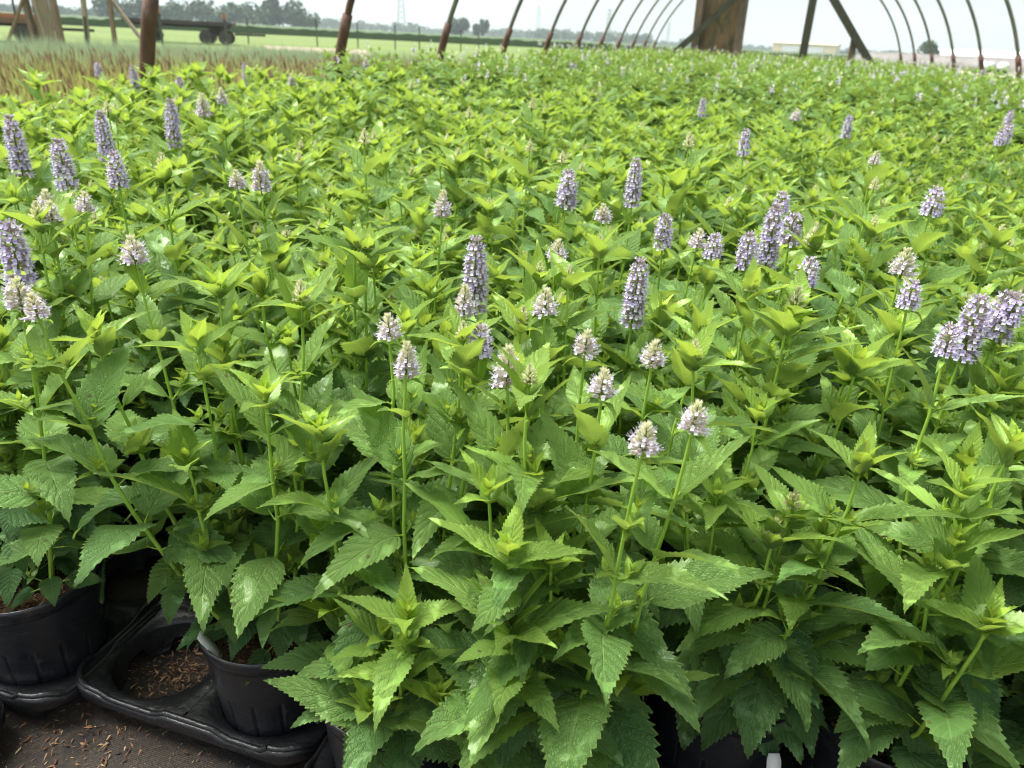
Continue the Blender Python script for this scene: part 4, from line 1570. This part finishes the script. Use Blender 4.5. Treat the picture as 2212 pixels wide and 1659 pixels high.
# tall dark crop block: a low slab with a rough top
def crop_block():
    rng = np.random.default_rng(8)
    mb = MB()
    near = [(-300, 95), (0, 98), (500, 98), (900, 98), (1300, 100), (1700, 105), (2100, 170), (2700, 190)]
    n = 300
    px = np.linspace(-300, 2700, n)
    dn = np.interp(px, [a for a, _ in near], [b for _, b in near])
    top = 0.72 + rng.normal(0, 0.05, n)
    F_, B_, G_ = [], [], []
    for i in range(n):
        x, y = gpt(px[i], dn[i]); G_.append((x, y, -0.01)); F_.append((x, y, top[i]))
        x, y = gpt(px[i], 420); B_.append((x, y, 1.1 + rng.normal(0, 0.08)))
    v = np.array(G_ + F_ + B_)
    i = np.arange(n - 1)
    f = np.vstack([np.stack([i, i + 1, i + n + 1, i + n], -1), np.stack([i + n, i + n + 1, i + 2 * n + 1, i + 2 * n], -1)])
    mb.add(v, [f], smooth=False)
    tag(mb.build('crop_field', M_CORN), 'dark green crop field in front of the distant trees', 'crop field', kind='stuff')


crop_block()

# ------------------------------------------------------------------ trees
M_CROWN = simple_mat('tree_crown_leaves', (0.070, 0.115, 0.045), (0.035, 0.065, 0.028), scale=0.4, rough=0.9)
M_TRUNK = simple_mat('tree_bark', (0.10, 0.08, 0.06), (0.05, 0.04, 0.03), scale=3, rough=0.9)


def crown_mb(mb, c, rx, rz, rng, n=900, s=0.5):
    """many small leaf-clump faces spread through lumpy lobes"""
    k = 7
    lob = [(np.array([rng.normal(0, rx * 0.42), rng.normal(0, rx * 0.42), rng.uniform(-0.4, 0.55) * rz]), rng.uniform(0.42, 0.7)) for _ in range(k)]
    P = []
    for _ in range(n):
        o, q = lob[rng.integers(k)]
        d = rng.normal(0, 1, 3); d /= np.linalg.norm(d)
        rr = q * rng.uniform(0.65, 1.0)
        P.append(o + d * np.array([rx, rx, rz]) * rr)
    P = np.array(P) + np.array(c)
    P[:, 2] = np.maximum(P[:, 2], c[2] - rz * 0.95)
    A = rng.normal(0, 1, (n, 3)); A /= np.linalg.norm(A, axis=1)[:, None]
    B = np.cross(A, rng.normal(0, 1, (n, 3))); B /= np.linalg.norm(B, axis=1)[:, None]
    sz = s * rng.uniform(0.6, 1.4, (n, 1))
    v = np.stack([P - A * sz, P - B * sz * 0.7, P + A * sz, P + B * sz * 0.7], 1).reshape(-1, 3)
    f = (np.arange(n) * 4)[:, None] + np.array([[0, 1, 2, 3]])
    mb.add(v, [f], smooth=False)


def tree(px, dist, h, rx, lab, seed, grp=None):
    rng = np.random.default_rng(seed)
    x, y = gpt(px, dist)
    root = empty('broadleaf_tree', (x, y, 0))
    t = MB(); t.tube([(0, 0, -0.2), (rng.normal(0, 0.2), rng.normal(0, 0.2), h * 0.35), (rng.normal(0, 0.4), 0, h * 0.7)], [h * 0.03, h * 0.022, h * 0.01], n=8)
    for q in range(4):
        a = rng.uniform(0, 6.28)
        t.tube([(0, 0, h * 0.35), (math.cos(a) * rx * 0.3, math.sin(a) * rx * 0.3, h * 0.5), (math.cos(a) * rx * 0.6, math.sin(a) * rx * 0.6, h * 0.65)], [h * 0.014, h * 0.01, h * 0.005], n=6)
    t.build('trunk', M_TRUNK, root)
    m = MB(); crown_mb(m, (0, 0, h * 0.50), rx, h * 0.50, rng, n=1800, s=h * 0.05)
    m.build('crown', M_CROWN, root)
    tag(root, lab, 'tree', grp)


TG = 'single trees on the horizon'
# heights from the photograph: pixels above the horizon times distance / focal length
tree(978, 330, 7.2, 3.9, 'broad dark tree group standing alone on the horizon, left of centre', 1, TG)
tree(1000, 332, 7.4, 3.0, 'rounded tree close against the right of the broad dark one', 2, TG)
tree(1030, 340, 5.6, 2.4, 'small round tree in the gap right of the broad dark trees', 3, TG)
tree(1044, 340, 7.2, 1.8, 'slim pointed tree just right of the small round one', 4, TG)
tree(2020, 180, 3.9, 2.5, 'dark bushy tree behind the grey netting at the right', 5, TG)
tree(592, 300, 10.8, 3.2, 'tree rising highest from the long wood at the left', 6, TG)


def woods():
    rng = np.random.default_rng(14)
    mb = MB()
    # (px from, px to, distance, height m)
    segs = [(225, 560, 300, 7.6), (560, 682, 300, 8.2), (640, 900, 700, 8.5), (870, 1120, 900, 8.0), (1060, 1160, 760, 8.5), (1150, 1330, 620, 9.0), (1340, 1400, 620, 9.5), (1400, 1500, 900, 6), (1470, 1560, 640, 8.5), (1600, 1700, 900, 6), (1780, 2000, 700, 5.5), (-200, 240, 500, 5.0)]
    for (a, b, dist, h) in segs:
        w = abs(b - a) / F_PX * dist
        n = max(3, int(w / (h * 0.33)))
        for i in range(n):
            px = a + (b - a) * (i + rng.uniform(0, 1)) / n
            dd = dist * rng.uniform(0.97, 1.05)
            x, y = gpt(px, dd)
            hh = h * rng.uniform(0.72, 1.12)
            crown_mb(mb, (x, y, hh * 0.45), hh * rng.uniform(0.45, 0.75), hh * 0.52, rng, n=260, s=hh * 0.09)
    tag(mb.build('woods', M_CROWN), 'long belt of distant woods along the horizon', 'woods', kind='stuff')


woods()

# ------------------------------------------------------------------ power pylons far off
M_PYLON = simple_mat('pylon_steel', (0.40, 0.42, 0.44), (0.33, 0.35, 0.37), scale=1, rough=0.5)
for i, (px, dist, h) in enumerate(((868, 900, 52), (1160, 1300, 48), (1310, 1000, 38), (1440, 1300, 34))):
    x, y = gpt(px, dist)
    root = empty('power_pylon', (x, y, 0), R(20))
    m = MB()
    wb, wt = h * 0.09, h * 0.025
    for sx in (-1, 1):
        for sy in (-1, 1):
            m.beam((sx * wb, sy * wb, 0), (sx * wt, sy * wt, h), 0.7, 0.7)
    nb = 9
    for k in range(nb):
        z0, z1 = h * k / nb, h * (k + 1) / nb
        w0 = wb + (wt - wb) * k / nb; w1 = wb + (wt - wb) * (k + 1) / nb
        for sy in (-1, 1):
            m.beam((-w0, sy * w0, z0), (w1, sy * w1, z1), 0.4, 0.4); m.beam((w0, sy * w0, z0), (-w1, sy * w1, z1), 0.4, 0.4)
    m.build('lattice_mast', M_PYLON, root)
    for z in (0.72, 0.84, 0.95):
        m = MB(); m.beam((-h * 0.12, 0, h * z), (h * 0.12, 0, h * z), 0.6, 0.8); m.build('cross_arm', M_PYLON, root)
    tag(root, ['tall faint lattice power pylon between the second and third hoops', 'faint lattice pylon right of the lone dark trees', 'short faint lattice pylon above the middle hoops', 'most distant faint pylon behind the small far hoops'][i], 'pylon', 'power pylons on the horizon')

# ------------------------------------------------------------------ fence posts across the field
M_TPOST = simple_mat('dark_steel_post', (0.085, 0.095, 0.075), (0.05, 0.055, 0.045), scale=6, rough=0.7)
M_ORANGE = simple_mat('orange_plastic', (0.42, 0.17, 0.07), (0.30, 0.12, 0.05), scale=10, rough=0.6)
fp = [(398, 24, 1.25), (555, 26, 1.2), (608, 46, 1.3), (775, 46, 1.35), (874, 47, 1.3), (965, 47, 1.3), (1024, 48, 1.25), (1125, 50, 1.2), (1168, 51, 1.15)]
fw = ['with an orange cap before the dark wagon', 'with orange cap at the wagon\'s right end', 'just right of the flat wagon', 'left of the second nearest hoop', 'first right of the second nearest hoop', 'second right of the second nearest hoop', 'third right of the second nearest hoop', 'in front of the lone dark trees', 'right of the lone dark trees']
for i, (sx, dist, h) in enumerate(fp):
    x, y = gpt(sx * 0.8848, dist)
    root = empty('fence_post', (x, y, 0), 0.3)
    m = MB(); m.box((-0.035, -0.006, -0.05), (0.035, 0.006, h)); m.box((-0.006, 0.006, -0.05), (0.006, 0.045, h)); m.build('post', M_TPOST, root)
    if i < 2:
        m = MB(); m.box((-0.05, -0.045, h - 0.16), (0.05, -0.006, h - 0.02)); m.build('insulator', M_ORANGE, root)
    tag(root, 'thin dark steel fence post ' + fw[i], 'fence post', 'steel fence posts in the field')

# ------------------------------------------------------------------ flat farm wagons
M_DECK = simple_mat('old_wagon_steel', (0.075, 0.055, 0.055), (0.04, 0.032, 0.034), scale=2, rough=0.8)
M_RUSTY = simple_mat('rusty_orange_steel', (0.22, 0.11, 0.07), (0.12, 0.07, 0.05), scale=3, rough=0.8)
M_TYRE = simple_mat('dusty_tyre', (0.10, 0.085, 0.075), (0.045, 0.04, 0.038), scale=8, rough=0.9)


def wagon(pxc, dist, L, yawdeg, label, deckcol, wheels, dz=0.79):
    x, y = gpt(pxc, dist)
    root = empty('flat_wagon', (x, y, 0), R(yawdeg))
    m = MB(); m.box((-L / 2, -1.1, dz), (L / 2, 1.1, dz + 0.17), 0); m.build('deck', deckcol, root)
    m = MB()
    for sy in (-0.45, 0.45):
        m.box((-L / 2 + 0.2, sy - 0.06, dz - 0.10), (L / 2 - 0.2, sy + 0.06, dz - 0.003))
    for wx in wheels:
        m.box((wx - 0.28, -0.7, 0.42), (wx + 0.28, 0.7, dz - 0.103))
        m.box((wx - 0.06, -0.95, 0.34), (wx + 0.06, 0.95, 0.46))
    m.box((L / 2, -0.06, 0.42), (L / 2 + 1.4, 0.06, 0.52))
    m.build('chassis', M_DECK, root)
    for wx in wheels:
        for dx in ((-0.42, 0.42) if wx > 1.5 else (0,)):
            for sy in (-1, 1):
                w = MB()
                prof = [(0.10, -0.10), (0.24, -0.11), (0.33, -0.10), (0.37, -0.05), (0.37, 0.05), (0.33, 0.10), (0.24, 0.11), (0.10, 0.10)]
                n = 22
                th = np.arange(n) * 2 * PI / n
                v = np.array([[r * math.cos(t), yy, r * math.sin(t)] for r, yy in prof for t in th])
                f = [[a * n + b, a * n + (b + 1) % n, (a + 1) * n + (b + 1) % n, (a + 1) * n + b] for a in range(len(prof) - 1) for b in range(n)]
                w.add(v, [np.array(f)])
                wo = w.build('wheel', M_TYRE, root, (wx + dx, sy * 0.95, 0.30)); wo.scale = (0.82, 0.82, 0.82)
                h_ = MB()
                v = np.array([[0.14 * math.cos(t), sy * -0.0 + yy, 0.14 * math.sin(t)] for yy in (-0.07, 0.07) for t in th])
                f = [[b, (b + 1) % n, n + (b + 1) % n, n + b] for b in range(n)]
                h_.add(v, [np.array(f), np.arange(n)[::-1].reshape(1, -1), (np.arange(n) + n).reshape(1, -1)], smooth=False)
                h_.build('hub', M_DECK, wo)
    tag(root, label, 'wagon', 'flat farm wagons in the field')
    return root


wr = wagon(398, 42, 4.7, 31, 'long dark flat wagon on dusty wheels behind the rusty pipe', M_DECK, (-1.3, 1.55))
w2 = wagon(-10, 34, 3.6, 38, 'rusty reddish wagon with stakes cut off by the left picture edge', M_RUSTY, (-1.1, 1.1), 0.60)
m = MB()
for sx in (-1.6, -0.9, 0.1, 1.0, 1.6):
    m.box((sx - 0.03, -1.08, 0.772), (sx + 0.03, -1.0, 1.75))
m.build('stakes', M_DECK, w2)
m = MB()
m.box((-1.5, -0.9, 0.772), (1.4, 0.9, 0.90)); m.build('orange_load', M_ORANGE, w2)

# ------------------------------------------------------------------ warehouse, netting tunnel, vans at the right
M_CREAM = simple_mat('cream_cladding', (0.80, 0.66, 0.42), (0.74, 0.60, 0.38), scale=0.3, rough=0.7)
M_WHITEW = simple_mat('white_panels', (0.80, 0.80, 0.80), (0.72, 0.73, 0.75), scale=0.4, rough=0.6)
x, y = gpt(1737, 400)
root = empty('warehouse', (x, y, 0), R(-12))
LW = 28.0
m = MB(); m.box((-LW / 2, 0, -0.2), (LW / 2, 14, 4.6)); m.build('wall', M_CREAM, root)
m = MB(); v = np.array([[-LW / 2 - 0.5, -0.5, 4.6], [LW / 2 + 0.5, -0.5, 4.6], [LW / 2 + 0.5, 14.5, 4.6], [-LW / 2 - 0.5, 14.5, 4.6], [-LW / 2 - 0.5, 7, 5.3], [LW / 2 + 0.5, 7, 5.3]])
m.add(v, [np.array([[0, 1, 5, 4], [2, 3, 4, 5]]), np.array([[3, 0, 4], [1, 2, 5]]), np.array([[0, 3, 2, 1]])], smooth=False); m.build('roof', M_CREAM, root)
for (a, b) in ((-9.5, -2.2), (1.0, 8.5)):
    m = MB(); m.box((a, -0.10, 0.0), (b, -0.003, 3.4)); m.build('door', M_WHITEW, root)
tag(root, 'long low cream warehouse with white doors on the horizon', 'warehouse')

M_NET = simple_mat('grey_shade_netting', (0.26, 0.235, 0.22), (0.15, 0.14, 0.13), scale=0.5, rough=0.9, stretch=(1, 1, 1))
M_PIPE = simple_mat('light_pipe', (0.45, 0.43, 0.41), (0.35, 0.33, 0.31), scale=2, rough=0.6)
ax, ay = gpt(1850, 125); bx, by = gpt(2420, 92)
A = Vector((ax, ay, 0)); Bv = Vector((bx, by, 0))
LN = (Bv - A).length
yaw = math.atan2(by - ay, bx - ax)
root = empty('netting_tunnel', A, yaw)
m = MB()
rngN = np.random.default_rng(6)
nx_ = 90; na = 14
V = []
for i in range(nx_ + 1):
    sag = 0.10 * abs(math.sin(i * PI / 3)) + rngN.uniform(0, 0.07)
    for j in range(na + 1):
        a = PI * j / na
        V.append((LN * i / nx_, 2.3 - 2.3 * math.cos(a), (1.40 - sag) * math.sin(a) ** 0.8 if 0 < j < na else -0.02))
f = [[i * (na + 1) + j, (i + 1) * (na + 1) + j, (i + 1) * (na + 1) + j + 1, i * (na + 1) + j + 1] for i in range(nx_) for j in range(na)]
m.add(np.array(V), [np.array(f)], smooth=False); m.build('netting', M_NET, root)
m = MB()
for i in range(0, nx_ + 1, 1):
    m.tube([(LN * i / nx_, 2.28 - 2.34 * math.cos(a), 1.43 * max(0, math.sin(a)) ** 0.8) for a in np.linspace(0, PI, 13)], 0.035, n=5)
m.build('ribs', M_PIPE, root)
tag(root, 'long low tunnel of grey netting on thin pipe ribs at the right horizon', 'net tunnel')

x, y = gpt(2160, 190)
root = empty('greenhouse', (x, y, 0), yaw)
m = MB()
for k in range(5):
    V = []
    for i in (0, 1):
        for j in range(13):
            a = PI * j / 12
            V.append((-26 + 52 * i, k * 6 + 3 - 3 * math.cos(a), 1.6 + 1.5 * math.sin(a)))
    m.add(np.array(V), [np.array([[j, j + 13, j + 14, j + 1] for j in range(12)]), np.array([list(range(13)), list(range(25, 12, -1))])])
m.build('roof', M_WHITEW, root)
m = MB(); m.box((-25.8, 0.15, -0.1), (25.8, 29.8, 1.6)); m.build('wall', M_PIPE, root)
tag(root, 'pale long greenhouse roof above the grey netting at the far right', 'greenhouse')

M_TANK = simple_mat('white_tank_plastic', (0.80, 0.81, 0.83), (0.74, 0.75, 0.77), scale=1, rough=0.4)
for i, (px, dist, L) in enumerate(((2143, 88, 1.45), (2180, 86, 0.95))):
    x, y = gpt(px, dist)
    root = empty('white_tank', (x, y, 0), yaw)
    m = MB()
    m.tube([(-L / 2, 0, 0.62), (-L / 2 + 0.06, 0, 0.62), (-L / 2 + 0.18, 0, 0.62), (L / 2 - 0.18, 0, 0.62), (L / 2 - 0.06, 0, 0.62), (L / 2, 0, 0.62)], [0.10, 0.28, 0.34, 0.34, 0.28, 0.10], n=20)
    m.build('tank_body', M_TANK, root)
    m = MB(); m.tube([(0, 0, 0.94), (0, 0, 1.02)], 0.11, n=14); m.build('lid', M_TPOST, root)
    m = MB()
    for sx in (-0.3 * L, 0.3 * L):
        m.box((sx - 0.04, -0.30, 0.0), (sx + 0.04, 0.30, 0.32))
    m.box((-0.3 * L + 0.04, -0.04, 0.02), (0.3 * L - 0.04, 0.04, 0.10))
    m.build('cradle', M_TPOST, root)
    tag(root, ['longer of two white tanks lying by the grey netting at the right', 'shorter white tank right of the longer one by the netting'][i], 'tank', 'white tanks by the netting')

# ------------------------------------------------------------------ haze: even air round the whole scene
m_, n_ = nt_new('haze_air')
o_ = N(n_, 'ShaderNodeOutputMaterial')
v_ = n_.nodes.new('ShaderNodeVolumePrincipled')
v_.inputs['Color'].default_value = (0.72, 0.80, 0.90, 1)
v_.inputs['Density'].default_value = 0.00050
v_.inputs['Anisotropy'].default_value = 0.2
n_.links.new(v_.outputs[0], o_.inputs['Volume'])
mb = MB(); mb.box((-1560, -80, -1.1), (1560, 1480, 62))
tag(mb.build('haze', m_), 'thin pale haze over the far fields and trees', 'haze', kind='stuff')
print('objects', len(bpy.data.objects))
